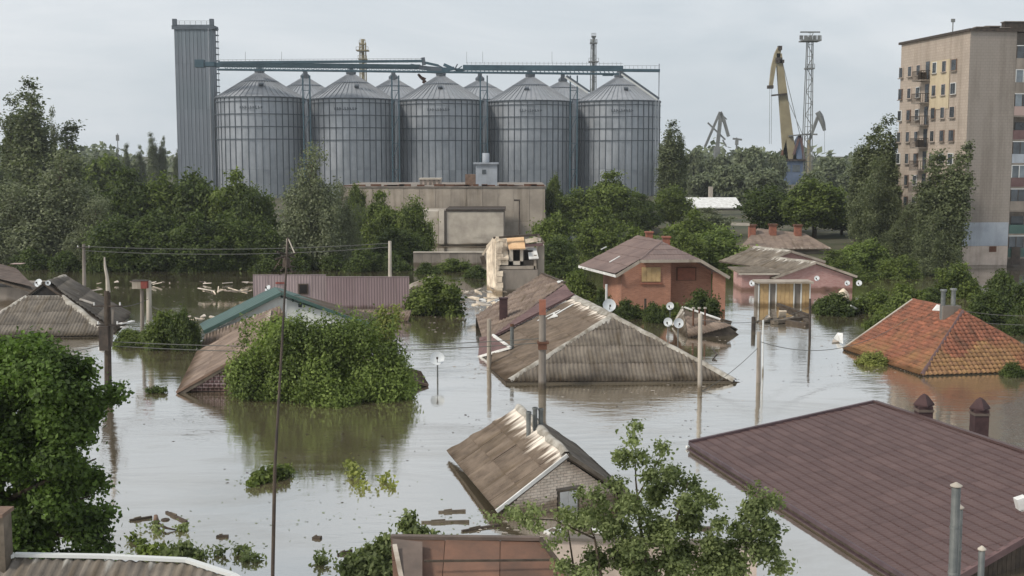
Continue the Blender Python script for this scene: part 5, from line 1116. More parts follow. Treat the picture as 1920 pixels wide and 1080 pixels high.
wl_ = wallpoly(r, [Vector((xw0,Yo+.5,-1)), Vector((xm_,Yo+.5,-1)), Vector((xm_,Yo+.5,lwz)), Vector((jL.x+.1,Yo+.5,lwz)), Vector((xw0,Yo+.5,o(1166,512).z))], 'brick_or', name='left_wall')
wallpoly(r, [Vector((xw0+.02,Yo+.72,-1)), Vector((xw0-.9,Yo+7,-1)), Vector((xw0-.9,Yo+7,3.0)), Vector((xw0+.02,Yo+.72,3.0))], 'brick_or', (.25,0,0), name='side_wall')
w2 = wallpoly(r, [Vector((xm_+.01,Yo+2.3,-1)), Vector((xw1,Yo+2.3,-1)), Vector((xw1,Yo+2.3,o(1342,512).z)), Vector((jR.x,Yo+2.3,lwz)), Vector((xm_+.01,Yo+2.3,lwz))], 'brick_or', name='porch_wall')
wallpoly(r, [Vector((xm_-.25,Yo+.72,-1)), Vector((xm_-.02,Yo+.72,-1)), Vector((xm_-.02,Yo+.72,lwz)), Vector((xm_-.25,Yo+.72,lwz))], 'brick_or', (0,1.6,0), name='porch_side')
wallpoly(r, [Vector((o(1338,560).x,Yo+.5,-1)), Vector((o(1362,560).x,Yo+.5,-1)), Vector((o(1362,560).x,Yo+.5,eR.z-.0)), Vector((o(1338,560).x,Yo+.5,eR.z+.35))], 'brick_or', name='right_pier')
MB().prism([Vector((xm_,Yo+.1,lwz+.02)), Vector((jR.x,Yo+.1,lwz+.02)), Vector((jR.x,Yo+2.5,lwz+.02)), Vector((xm_,Yo+2.5,lwz+.02))], (0,0,.05)).build('porch_ceiling', M['wood_dark'], r)
f_ = bx('window', M['yboard'], wl_, o(1204,530).x,Yo+.42,o(1204,530).z,o(1240,530).x,Yo+.49,o(1204,502).z)
for s in range(4): xx = o(1204,530).x+.36*s; bx('board', M['yboard'], f_, xx+.01,Yo+.39,o(1204,529).z,xx+.35,Yo+.415,o(1204,503).z)
bx('sill', M['red_pot'], f_, o(1202,535).x,Yo+.35,o(1204,534).z,o(1243,535).x,Yo+.49,o(1204,531).z)
f_ = bx('window', M['rust'], w2, o(1268,526,Yo+2.3).x,Yo+2.2,o(1268,526,Yo+2.3).z,o(1305,526,Yo+2.3).x,Yo+2.29,o(1268,501,Yo+2.3).z); bx('board', M['red_pot'], f_, o(1270,525,Yo+2.3).x,Yo+2.17,o(1268,525,Yo+2.3).z,o(1303,526,Yo+2.3).x,Yo+2.195,o(1268,502,Yo+2.3).z)
for px_, yb_, yt in ((1217,449,434),(1249,460,443)):
    c = A(px_,yb_,98.5 if px_ > 1230 else 101); z0_ = c.z-.5; zt_ = A(px_,yt,c.y).z; ch = MB().box(c.x-.28,c.y-.28,z0_,c.x+.28,c.y+.28,zt_-.12).build('chimney', M['red_pot'], r)
    bx('chimney_cap', M['red_pot'], ch, c.x-.36,c.y-.36,zt_-.118,c.x+.36,c.y+.36,zt_)
MB().bar(ONP(1143,494,eL,rn,eF)+Vector((0,0,.1)), ONP(1162,483,eL,rn,eF)+Vector((0,0,.1)), .14,.06).build('snow_guard', M['white'], r)
MB().bar(ONP(1127,470,eL,rn,eF)+Vector((0,0,.1)), ONP(1137,465,eL,rn,eF)+Vector((0,0,.1)), .12,.06).build('snow_guard', M['white'], r)

# --- pink brick house with grey slate roofs
Yp = 108.0; u = lambda x, y, Y=Yp: A(x, y, Y)
r = T('pink_brick_house', 'pink brick house with two grey slate gables behind the yellow boarded shed', 'house', (u(1530,550).x,Yp,0))
apB = u(1531,492); lB, rB = u(1450,522), u(1607,519); bkB = Vector((-2.6,5.2,0)); 
d_ = [lB+bkB, lB, apB, apB+bkB]; sheets(r, d_, M['slate'], w=1.1, l=1.7); sheets(r, [rB, rB+bkB, apB+bkB, apB], M['slate'], w=1.1, l=1.7)
for a_, b_ in ((lB,apB),(apB,rB)): MB().bar(a_+Vector((0,-.06,0)), b_+Vector((0,-.06,0)), .08,.2).build('barge_board', M['concrete'], r)
ridgecap(r, apB, apB+bkB, 'lime', .25, 51)
wallpoly(r, [Vector((lB.x+.1,Yp+.3,-1)), Vector((rB.x-.3,Yp+.3,-1)), Vector((rB.x-.3,Yp+.3,rB.z+.05)), Vector((apB.x,Yp+.3,apB.z-.1)), Vector((lB.x+.1,Yp+.3,lB.z+.05))], 'brick_pk', name='gable_wall')
Yq = 116.0; apA = A(1483,471,Yq); lA = A(1413,499,Yq); rA = A(1548,491,Yq); bkA = Vector((-2.4,5.5,0))
sheets(r, [lA+bkA, lA, apA, apA+bkA], M['slate'], w=1.1, l=1.7); MB().prism([rA, rA+bkA, apA+bkA, apA], (0,0,-.12)).build('roof_far_side', M['slate_dark'], r)
for a_, b_ in ((lA,apA),(apA,rA)): MB().bar(a_+Vector((0,-.06,0)), b_+Vector((0,-.06,0)), .08,.22).build('barge_board', M['concrete'], r)
ridgecap(r, apA, apA+bkA, 'lime', .25, 52)
wallpoly(r, [Vector((lA.x,Yq+.3,-1)), Vector((rA.x,Yq+.3,-1)), Vector((rA.x,Yq+.3,rA.z)), Vector((apA.x,Yq+.3,apA.z-.1)), Vector((lA.x,Yq+.3,lA.z))], 'brick_pk', name='rear_gable_wall')
wing = wallpoly(r, [Vector((u(1392,550).x,Yp+.5,-1)), Vector((lB.x+.2,Yp+.5,-1)), Vector((lB.x+.2,Yp+.5,u(1420,514).z)), Vector((u(1392,550).x,Yp+.5,u(1420,514).z))], 'brick_pk', (0,4,0), name='wing_wall')
MB().prism([Vector((u(1385,550).x,Yp+.2,u(1420,514).z+.02)), Vector((lB.x+.6,Yp+.2,u(1420,514).z+.02)), Vector((lB.x-.5,Yp+2.4,u(1420,510).z+.15)), Vector((u(1385,550).x-.6,Yp+2.4,u(1420,510).z+.15))], (0,0,.12)).build('wing_roof', M['wood'], r)
MB().bar(Vector((u(1385,550).x,Yp+.15,u(1420,514).z)), Vector((lB.x+.6,Yp+.15,u(1420,514).z)), .06,.18).build('gutter', M['concrete_l'], r)
for px_, py_, d_2, lb in ((1411,531,12,'white dish on the left wing of the pink brick house'),(1532,522,10,'white dish left of centre on the pink gable'),(1589,531,10,'white dish low at the right end of the pink gable'),(1611,531,11,'white dish beyond the right corner of the pink brick house')):
    dish(px_,py_,Yp-.4,d_2,lb, base_z=A(px_,py_+3,Yp).z, tilt=(-.6,-1,.3))
Ys = 97.0; s_ = lambda x, y, Y=Ys: A(x, y, Y)
r = T('boarded_shed', 'flat roofed shed boarded with yellow panels standing in the water', 'shed', (s_(1470,560).x,Ys,0))
bx('wall', M['concrete_d'], r, s_(1421,560).x,Ys+.1,-1,s_(1519,560).x,Ys+1.5,s_(1470,531).z)
for i_, (xa, xb, mm) in enumerate(((1425,1432,'yboard'),(1432.4,1441,'yboard'),(1456,1464,'yboard'),(1464.4,1472,'yboard'),(1472.4,1480,'yboard'),(1480.4,1487,'yboard'),(1503,1510,'yboard'),(1510.4,1517,'yboard'))): bx('wall_board', M[mm], r, s_(xa,560).x,Ys+.03,-.8,s_(xb,560).x,Ys+.09,s_(1470,532).z)
for xa in (1421.5,1441.5,1454,1487.5,1501,1517.5): bx('post', M['frame_w'], r, s_(xa,560).x,Ys-.02,-.8,s_(xa+2,560).x,Ys+.095,s_(1470,531.5).z)
MB().box(s_(1417,560).x,Ys-.4,s_(1470,531).z+.01,s_(1523,560).x,Ys+1.6,s_(1470,527.5).z).build('roof', M['concrete'], r)

# --- background roofs with chimneys
Yk = 140.0; k_ = lambda x, y, Y=Yk: A(x, y, Y)
r = T('background_house', 'low brown roofed house with three brick chimneys among the trees', 'house', (k_(1460,450).x,Yk,.8))
MB().prism([k_(1385,466),k_(1560,466),k_(1508,437,145),k_(1420,428,146)], (0,.1,-.2)).build('roof', M['slate_brown'], r, uvplane='box'); bx('wall', M['concrete_d'], r, k_(1392,466).x,Yk+.5,.5,k_(1552,466).x,Yk+8,k_(1385,467).z-.3)
for px_, yb_, yt in ((1411,446,421),(1450,440,420),(1497,440,421)):
    ch = bx('chimney', M['red_pot'], r, k_(px_-6,440,144).x,144,2,k_(px_+6,440,144).x,144.8,k_(px_,yt,144).z-.2); bx('chimney_cap', M['rust'], ch, k_(px_-8,440,144).x,143.9,k_(px_,yt,144).z-.198,k_(px_+8,440,144).x,144.9,k_(px_,yt,144).z)
MB().bar(k_(1372,420),k_(1405,421),.3,.3).build('eave_board', M['concrete_l'], r)

# --- driftwood raft and the little white edged roof
r = T('driftwood_raft', 'tangle of broken roof timbers and boards floating before the yellow shed', 'debris', P(1475,606,0))
for (x0,y0,x1,y1,w_,mm,z0_,z1_) in ((1458,571,1516,592,.35,'wood_dark',.9,.3),(1450,582,1455,606,.3,'wood',.6,.1),(1462,578,1490,590,.3,'wood_dark',.7,.3),(1425,605,1448,596,.25,'wood',.05,.25),(1455,600,1515,610,.45,'wood_dark',.1,.1),(1448,604,1500,598,.4,'wood',.15,.2),(1480,600,1514,596,.4,'wood_dark',.2,.3),(1418,603,1455,600,.2,'wood_dark',.05,.1),(1500,590,1516,606,.35,'wood_dark',.4,.1)):
    MB().bar(P(x0,y0,z0_),P(x1,y1,z1_),w_,w_*.6).build('timber', M[mm], r)
MB().prism([P(1460,596,.3),P(1474,596,.3),P(1475,584,.8),P(1461,584,.8)], (0,.1,.06)).build('cream_panel', M['plaster'], r); MB().prism([P(1462,603,.1),P(1480,600,.15),P(1490,594,.3),P(1470,598,.25)], (0,0,.08)).build('pale_board', M['debris'], r); MB().prism([P(1430,603,.05),P(1446,600,.05),P(1442,590,.35),P(1436,594,.3)], (0,0,.06)).build('pale_board', M['debris'], r)
r = T('sunken_porch_roof', 'tiny sunken gable with white barge boards beside the shrubs', 'shed', P(1592,586,0))
MB().bar(P(1575,583,.05),P(1593,573,.75),.25,.12).build('barge_board', M['white'], r); MB().bar(P(1593,573,.75),P(1615,584,.05),.25,.12).build('barge_board', M['white'], r); MB().bar(P(1617,585,.1),P(1645,571,.6),.2,.1).build('loose_board', M['debris'], r)
MB().prism([P(1578,585,-.1),P(1612,586,-.1),P(1593,577,.62)], (0,.15,0)).build('gable', M['black'], r); MB().prism([P(1593,573,.72),P(1615,584,.02),P(1615,584,.02)+Vector((0,3,0)),P(1593,573,.72)+Vector((0,3,0))], (0,0,-.05)).build('roof', M['slate_dark'], r)
MB().prism([P(1575,584,.02),P(1593,573,.72),P(1593,573,.72)+Vector((0,3,0)),P(1575,584,.02)+Vector((0,3,0))], (0,0,-.05)).build('roof', M['slate_dark'], r)
r = T('pale_dome', 'small pale pointed canopy above the shrubs right of the yellow shed', 'canopy', A(1581,551,101)); MB().lathe(A(1581,553,101), [(.52,-.3),(.5,0),(.36,.25),(.12,.5),(0,.56)], 14).build('canopy', M['plaster'], r); MB().tube(A(1581,553,101)+Vector((0,0,-2.2)), A(1581,553,101)+Vector((0,0,.3)), .05).build('pole', M['wood'], r)
r = T('floating_sheet', 'white sheet floating left of the orange tiled roof', 'flotsam', P(1572,640,0)); MB().prism([P(1563,634,.02),P(1580,645,.1),P(1580,626,.5),P(1570,625,.45)], (.02,0,.05)).build('sheet', M['white'], r); MB().prism([P(1562,637,.02),P(1575,642,.02),P(1560,643,.02)], (0,0,.05)).build('flap', M['debris'], r)

# --- gate pillars behind the plum roof
for px_, top_, lb in ((1733,738,'left dark pointed gate pillar behind the plum roof'),(1838,745,'right dark pointed gate pillar behind the plum roof')):
    c = A(px_, top_, 47.5); hw_ = 15/F*47.5; r = T('gate_pillar', lb, 'pillar', (c.x,47.5,0)); zc = A(px_,top_+22,47.5).z
    bx('shaft', M['maroon_dark'], r, c.x-hw_*.9,47.5-hw_*.9,-1,c.x+hw_*.9,47.5+hw_*.9,zc); 
    b = MB(); b.lathe((c.x,47.5,0), [(hw_*1.35,zc+.002),(hw_*1.35,zc+.06),(hw_*.5,c.z-.08),(.02,c.z)], 4); b.build('pointed_cap', M['maroon_dark'], r).rotation_euler = (0,0,0)
    bx('cap_panel', M['rust_grey'], r, c.x-hw_*1.0,47.5-hw_*1.02,zc-.22,c.x+hw_*1.0,47.5+hw_*1.02,zc-.12)

# --- large plum metal tile roof, nearest house at the right
pa = P(1292,832,.22); pd = P(1712,1090,.22); pb = P(1640,756,1.75)
pcq = ONP(2110,905,pa,pd,pb); dir_ = (pd-pa).normalized()
r = T('plum_roof_house', 'large plum coloured metal tile roof filling the lower right corner', 'house', P(1300,900,0))
pe = ONP(1800,1080,pa,pd,pb); pd2 = ONP(1712,1125,pa,pd,pb)
poly_ = [pa, ONP(1725,1099,pa,pd,pb)*1.0, ONP(1800,1078,pa,pd,pb), pcq, pb]
# near corner cut by the skew gable; keep it convex
c_end = ONP(2050,932,pa,pd,pb); b_end = ONP(2080,903,pa,pd,pb)
eav = ONP(1740,1112,pa,pd,pb)
poly_ = [pa, eav, c_end, b_end, pb]
d_ = slab(r, poly_, 'roof', M['deck'], .14); cover(d_, poly_, 'roof_tile_sheet', M['purple'], 1.15, .36, 'wave', period=.19, amp=.012, off=.02)
MB().bar(pa+Vector((0,0,.02)), eav+Vector((0,0,.02)), .07,.14).build('eave_trim', M['purple_trim'], r); MB().bar(pa+Vector((0,0,.08)), pb+Vector((0,0,.08)), .16,.1).build('verge_trim', M['purple_trim'], r)
MB().bar(pb+Vector((0,0,.08)), b_end+Vector((0,0,.08)), .2,.08).build('ridge_trim', M['purple'], r); MB().bar(eav+Vector((0,-.0,-.06)), c_end+Vector((0,0,-.06)), .14,.2).build('gable_trim', M['maroon'], r)
MB().bar(pa+Vector((0,0,-.22)), eav+Vector((0,0,-.22)), .16,.07).build('gutter', M['purple_trim'], r); MB().bar(pa+Vector((-.1,0,-.12)), pa+Vector((.05,.05,-.22)), .12,.1).build('gutter_end', M['white'], r)
gdir = (c_end-eav).normalized(); gi = Vector((-gdir.y, gdir.x, 0)); gi = gi if gi.y > 0 else -gi; g0_ = eav+gdir*.6+gi*.25; 
gl_ = (c_end-eav).length
wl_ = MB().prism([g0_+Vector((0,0,-3)), g0_+gdir*gl_+Vector((0,0,-3-gdir.z*gl_)), g0_+gdir*gl_+Vector((0,0,-.25)), g0_+Vector((0,0,-.25))], gi*.15).build('gable_wall', M['wood_dark'], r)
for i_ in range(int(gl_/.22)):
    q0 = g0_+gdir*(.22*i_)-gi*.03; MB().prism([q0+Vector((0,0,-2.8)), q0+gdir*.205+Vector((0,0,-2.8)), q0+gdir*.205+Vector((0,0,-.25)), q0+Vector((0,0,-.25))], gi*.025).build('wall_board', M['wood_dark'], wl_)
0 and wallpoly(r, [pa+Vector((.7,.3,-2.2)), pb+Vector((-.3,.3,-3.6)), pb+Vector((-.3,.3,-.3)), pa+Vector((.7,.3,-.2))], 'maroon_dark', (.05,-.2,0))
ew0 = pa+Vector((.9,-.6,0)); ew1 = eav+Vector((.9,0,0)); 0 and wallpoly(r, [ew0+Vector((0,0,-2.5)), ew1+Vector((0,0,-2.5)), ew1+Vector((0,0,-.12)), ew0+Vector((0,0,-.12))], 'maroon_dark', (.2,.05,0), 'eave_wall')
def flue(px, top, Y, wpx, label, ph=0.06):
    c = A(px, top, Y); rd = wpx/F*Y/2; r = T('flue_pipe', label, 'pipe', (c.x,Y,0)); MB().tube((c.x,Y,-1),(c.x,Y,c.z),rd,rd,16).build('pipe', M['zinc'], r, smooth=False)
    MB().lathe((c.x,Y,c.z), [(rd,.01),(rd*1.35,.03),(rd*1.35,.05),(.01,.12)], 16).build('rain_cap', M['concrete_l'], r)
    for z in (c.z-.9, c.z-1.9): MB().lathe((c.x,Y,z), [(rd,0),(rd*1.12,0),(rd*1.12,.05),(rd,.05)], 16).build('joint_band', M['zinc'], r)
flue(1793,914,25.5,17,'tallest grey flue pipe before the plum roof'); flue(1799,955,26.0,13,'thinner flue pipe just right of the tallest one'); flue(1841,1033,25.5,12,'shortest flue pipe at the bottom right')
c = ONP(1918,962,pa,pd,pb); yk_ = c.y; r = T('roof_cowl', 'small white cowl on the plum roof at the right edge', 'vent', c); z_ = c.z
MB().prism([A(1907,938,yk_),A(1925,932,yk_),A(1925,956,yk_),A(1912,958,yk_)], (0,.3,0)).build('cowl', M['white'], r); MB().box(c.x-.05,yk_,z_-.2,c.x+.08,yk_+.15,A(1912,956,yk_).z-.002).build('stem', M['white'], r)

# --- rusty roof at the bottom centre and roof edge at the bottom left
q1, q2, q3, q4 = P(733,1010,2.6), P(1012,1013,2.6), P(1078,1100,2.0), P(738,1100,2.0)
r = T('rusty_shed', 'flat rust red sheet metal roof at the bottom centre', 'shed', P(900,1060,0))
d_ = slab(r, [q4,q3,q2,q1], 'roof', M['deck'], .12); cover(d_, [q4,q3,q2,q1], 'roof_sheet', M['rust_sheet'], 1.35, .95, 'flat', gap=.015, th=.02, jitter=.03)
MB().bar(q1+Vector((0,0,.05)), q2+Vector((0,0,.05)), .18,.08).build('edge_trim', M['rust_grey'], r); MB().bar(q2+Vector((0,0,.05)), q3+Vector((0,0,.05)), .1,.08).build('edge_trim', M['wood_dark'], r)
MB().prism([P(735,1012,2.66),P(792,1018,2.66),P(792,1100,2.2),P(750,1100,2.2)], (0,0,.03)).build('grey_patch', M['rust_grey'], r); MB().bar(P(795,1052,2.52),P(1030,1050,2.50),.04,.05).build('standing_seam', M['wood_dark'], r)
MB().bar(P(740,1022,2.7),P(756,1100,2.2),.10,.06).build('verge_trim', M['debris'], r)
MB().prism([q1+Vector((.1,.0,-.2)), q2+Vector((-.1,0,-.2)), q2+Vector((-.1,0,-3.5)), q1+Vector((.1,0,-3.5))], (0,-.2,0)).build('rear_wall', M['concrete_d'], r)
r = T('courtyard_wall', 'grey brown wall behind the young acacia at the bottom', 'wall', P(1100,1040,0))
w0_, w1_ = A(1030,1000,33.5), A(1420,1010,33.0); MB().prism([Vector((w0_.x,33.5,-1)), Vector((w1_.x,33,-1)), Vector((w1_.x,33,A(1400,1026,33).z)), Vector((w0_.x,33.5,A(1030,1012,33.5).z))], (0,.25,0)).build('wall', M['beige'], r)
MB().bar(Vector((w0_.x,33.6,A(1030,1012,33.5).z+.05)), Vector((w1_.x,33.1,A(1400,1026,33).z+.05)), .35,.09).build('coping', M['concrete_d'], r)
s0_, s1_, s2_, s3_ = P(28,1046,3.6), P(330,1050,3.6), P(440,1086,3.4), P(-30,1120,3.2)
r = T('slate_roof_edge', 'near slate roof edge with a pale trim at the bottom left corner', 'shed', P(200,1080,0))
pl_ = [P(-80,1130,3.1), P(470,1130,3.1), s2_, P(330,1052,3.6), s0_]; pz = [Vector(v) for v in pl_]
a_, b_, c_ = P(-80,1130,3.1), P(470,1130,3.1), P(200,1049,3.6)
pl_ = [a_, b_, ONP(436,1084,a_,b_,c_), ONP(350,1056,a_,b_,c_), ONP(200,1049,a_,b_,c_), ONP(28,1046,a_,b_,c_)]
d_ = slab(r, pl_, 'roof', M['deck'], .1); cover(d_, pl_, 'roof_sheet', M['slate_dark'], 1.1, 1.3, 'wave')
ln = [ONP(-60,1080,a_,b_,c_), ONP(28,1046,a_,b_,c_), ONP(200,1049,a_,b_,c_), ONP(350,1056,a_,b_,c_), ONP(436,1084,a_,b_,c_), ONP(480,1110,a_,b_,c_)]
for i_ in range(5): MB().bar(ln[i_]+Vector((0,0,.07)), ln[i_+1]+Vector((0,0,.07)), .13,.07).build('edge_trim', M['frame_w'], r)
MB().prism([ln[1]+Vector((.1,-.1,-.2)), ln[3]+Vector((-.1,-.1,-.2)), ln[3]+Vector((-.1,-.1,-4)), ln[1]+Vector((.1,-.1,-4))], (0,-.2,0)).build('wall', M['concrete_d'], r)
c = A(10,962,24.5); r = T('brick_pier', 'grey pier with a brown cap cut by the left edge', 'pier', (c.x,24.5,0)); bx('shaft', M['wood'], r, c.x-.3,24.5,-1,A(7,990,24.5).x,24.9,c.z-.08); bx('cap', M['wood_brown'], r, c.x-.35,24.4,c.z-.078,A(9,990,24.5).x,25.0,c.z)

# --- near aerial mast
tm_, bm_ = A(540,445,17.5), A(503,1095,16.6); r = T('aerial_mast', 'thin rusty aerial mast with tangled antennas, nearest upright in the photo', 'antenna mast', bm_)
MB().tube(bm_+Vector((-.15,-.2,-6)), bm_.lerp(tm_,.33), .029, .026, 8).build('lower_tube', M['wood_dark'], r); MB().tube(bm_.lerp(tm_,.33), tm_+Vector((0,0,-.0)), .021, .014, 8).build('upper_tube', M['iron'], r)
an = lambda x, y, dy=0: A(x, y, 17.5+dy)
for i_, (x0,y0,x1,y1,w_) in enumerate(((520,472,553,482,.012),(517,486,556,474,.012),(522,496,552,500,.010),(526,508,548,488,.01),(530,460,548,470,.01),(514,505,530,480,.008),(524,515,556,508,.008),(528,478,550,512,.01))):
    MB().bar(an(x0,y0,-.15+.05*i_), an(x1,y1,.25-.04*i_), w_*1.7).build('aerial_rod', M['iron'], r)
MB().bar(an(538,448),an(536,500,.1),.016).build('whisker', M['concrete_l'], r); MB().bar(an(540,446),an(552,474,-.1),.012).build('whisker', M['concrete_l'], r); MB().lathe(an(537,492), [(0,.09),(.05,.06),(.06,-.06),(0,-.09)], 10).build('amplifier_box', M['iron'], r)

# --- cables
def cable(label, pts, rad=.012, sag=.6, name='overhead_cable', mm='wire'):
    n = 16; ps = [pts[0].lerp(pts[1], k/n)-Vector((0,0,sag*4*(k/n)*(1-k/n))) for k in range(n+1)]
    mb = MB()
    for k in range(n): mb.tube(ps[k], ps[k+1], rad, rad, 4, False)
    return tag(mb.build(name, M[mm]), label, 'cable')
pl0 = P(201,720).y; t200 = A(201,600,pl0); t1017 = A(1017,632,P(1017,728).y)
cable('upper one of two thin cables crossing the large bush', [A(201,640,pl0), A(1010,635,P(1017,728).y)], .022, .35)
cable('lower one of two thin cables crossing the large bush', [A(201,648,pl0), A(1010,643,P(1017,728).y)], .022, .4)
cable('cable running off left from the dark timber power pole', [A(-60,668,60), A(201,645,pl0)], .022, .3)
cable('thin cable before the dark trees from the left lamp pole, upper of two', [A(157,462,110), A(731,456,118)], .03, .4)
cable('thin cable before the dark trees from the left lamp pole, lower of two', [A(157,470,110), A(731,463,118)], .03, .5)
cable('cable from the dark pole to the concrete posts', [A(201,575,pl0), A(279,560,P(279,640).y)], .02, .2)
cable('cable from the pale concrete post to the green roofed house', [A(279,572,P(279,640).y), A(383,600,77)], .02, .2)
cable('cable low over the water right of the slate roof', [A(1313,735,P(1313,734).y), A(1423,650,P(1423,717).y)], .018, .2)
cable('cable from the brown grey pole towards the tiled roof', [A(1423,640,P(1423,717).y), A(1712,590,74)], .018, 1.2)
cable('cable from the tiled roof chimney off to the right', [A(1790,580,71), A(1980,590,70)], .018, .2)
cable('cable before the bushes behind the tiled roof', [A(1805,600,76), A(1990,606,76)], .02, .2)
cable('cable between the tall pale pole and the thin dark post', [A(1313,600,P(1313,734).y), A(1519,575,P(1519,640).y)], .014, .5)
# ------------------------------------------------------------------ trees and shrubs
tree('poplar_tree', 55, 130, 175, 100, 'poplar', 'poplar', 'tallest dark poplar at the left edge', var=0)
tree('poplar_tree', 20, 165, 180, 75, 'poplar', 'poplar', 'dark poplar cut by the left photo edge', var=1)
tree('poplar_tree', 128, 222, 178, 85, 'poplar', 'poplar', 'shorter poplar right of the tallest left one', var=2)
tree('poplar_tree', 97, 190, 182, 30, 'poplar', 'silver', 'thin sparse poplar tip between the two left poplars', var=1)
tree('poplar_tree', -30, 250, 160, 110, 'poplar', 'poplar', 'broad poplar mass half outside the left edge', var=2)
tree('grey_poplar', 110, 262, 140, 255, 'silver', 'silver', 'broad grey green tree before the left poplars', var=0)
tree('grey_poplar', 20, 330, 138, 210, 'silver', 'silver', 'grey green tree at the left edge behind the rusty brown roof', var=1)
tree('grey_poplar', 180, 360, 136, 150, 'silver', 'silver', 'lower grey green tree left of the dark wood', var=1)
tree('grey_poplar', 582, 254, 132, 190, 'silver', 'silver', 'tall grey green tree in front of the second silo', var=0)
tree('grey_poplar', 640, 330, 136, 90, 'silver', 'silver', 'side crown leaning right of the tall grey green tree', var=1)
for i, (px, top, Y, w_, lm, lb) in enumerate([(235,318,150,150,'dark','round dark tree at the left end of the dark wood'),(300,322,152,170,'mid','broad lighter tree of the dark wood below the distant poplars'),(372,322,150,160,'dark','dark tree of the wood at the foot of the elevator tower'),
   (440,322,148,150,'mid','rightmost tree of the dark wood, below the first silo'),(480,345,145,110,'dark','narrow dark tree between the wood and the grey green tree')]):
    tree('broadleaf_tree', px, top, Y, w_, 'round', lm, lb, var=i % 3)
for i, (px, top, Y, w_, lb) in enumerate([(215,400,128,150,'dark lower tree at the waterside below the left grey tree'),(290,395,129,160,'dark lower waterside tree, second from the left'),(365,400,128,150,'dark lower waterside tree, middle of the dark wood'),(430,395,129,150,'dark lower waterside tree, right part of the dark wood'),(500,415,129,100,'dark lower tree touching the grey green tree')]):
    tree('broadleaf_tree', px, top, Y, w_, 'round', 'dark', lb, var=(i+1) % 3)
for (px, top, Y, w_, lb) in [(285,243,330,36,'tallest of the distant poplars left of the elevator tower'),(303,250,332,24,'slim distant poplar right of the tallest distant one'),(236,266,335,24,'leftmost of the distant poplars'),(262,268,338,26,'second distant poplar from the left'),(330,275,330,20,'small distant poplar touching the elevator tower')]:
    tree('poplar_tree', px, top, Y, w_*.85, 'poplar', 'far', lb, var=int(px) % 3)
tree('broadleaf_tree', 200, 285, 230, 130, 'low', 'mid', 'pale crown in the gap under the distant poplars', var=0)
tree('broadleaf_tree', 715, 360, 146, 100, 'round', 'mid', 'round tree before the left part of the concrete hall', var=0)
tree('broadleaf_tree', 775, 366, 144, 95, 'round', 'mid', 'round tree left of the grey annex', var=1)
tree('broadleaf_tree', 745, 425, 140, 130, 'round', 'dark', 'dark lower crown beneath the two round trees at the hall', var=2)
tree('broadleaf_tree', 665, 345, 170, 60, 'round', 'mid', 'small crown showing behind the tall grey green tree', var=2)
tree('poplar_tree', 1258, 217, 215, 62, 'poplar', 'poplar', 'dark poplar right of the last silo', var=0)
tree('poplar_tree', 1276, 245, 218, 34, 'poplar', 'poplar', 'lower poplar leaning on the one right of the last silo', var=2)
for i, (px, top, Y, w_, lm, lb) in enumerate([(1150,323,175,125,'mid','tallest rounded tree in front of the last silo'),(1085,350,178,100,'mid','tree left of the rounded tree before the last silo'),(1038,328,190,42,'mid','narrow tree at the right corner of the concrete hall'),(1200,365,172,90,'dark','darker tree below the last silo'),(1262,345,180,85,'mid','tree below the poplar right of the silos'),
   (1040,400,128,115,'mid','bushy tree right of the ruined house'),(1125,388,140,120,'mid','paler tree behind the orange brick house'),(1045,440,122,100,'dark','dark tree right behind the ruined house'),(1200,425,130,120,'mid','tree above the ridge of the orange brick house'),
   (1300,395,135,130,'mid','olive tree right of the orange brick house chimneys'),(1350,420,128,130,'bright','yellow green tree between the orange and pink brick houses'),(1290,430,125,90,'mid','lower tree behind the orange brick house right end'),(1330,390,160,100,'silver','dull tree before the white roofed warehouse'),
   (1440,345,165,130,'dark','dark tree below the distant yellow crane'),(1530,335,160,150,'mid','large rounded tree below the blue crane cabin'),(1500,355,172,90,'bright','lighter crown between the two trees below the crane'),(1580,370,165,90,'dark','dark tree left of the right poplars'),
   (1625,450,125,120,'bright','bright green tree at the foot of the right poplars'),(1560,470,122,110,'mid','green tree right behind the pink brick house'),(1600,500,118,120,'mid','low tree right of the pink gable'),(1690,480,120,100,'mid','low tree below the poplar pair')]):
    tree('broadleaf_tree', px, top, Y, w_*1.08, 'round', lm, lb, var=i % 3)
for (px, top, Y, w_, lm, v_, lb) in [(1632,222,150,60,'poplar',0,'slim poplar left of the apartment block'),(1668,205,148,62,'poplar',1,'tall poplar overlapping the left edge of the apartment block'),(1688,300,146,50,'poplar',2,'shorter poplar against the left part of the block wall'),(1607,268,152,26,'silver',1,'thinnest poplar left of the slim one'),
   (1757,276,127,66,'poplar',2,'left one of the poplar pair before the apartment block'),(1800,250,125,64,'poplar',0,'right leaning one of the poplar pair before the apartment block'),(1722,355,138,55,'silver',0,'pale poplar before the lower storeys')]:
    t_ = tree('poplar_tree', px-(22 if px == 1800 else 0), top, Y, w_*1.25, 'poplar', lm, lb, var=v_, rot=0.5)
    if px == 1800: t_.rotation_euler = (0, R(5.5), 0)
tree('grey_poplar', 1648, 285, 140, 130, 'silver', 'poplar', 'broad dark mass at the foot of the left poplar group', var=1)
tree('grey_poplar', 1752, 390, 124, 125, 'silver', 'poplar', 'dense dark foot of the poplar pair', var=0)
tree('grey_poplar', 1700, 380, 134, 110, 'silver', 'poplar', 'dark leafy mass between the two poplar groups', var=0)
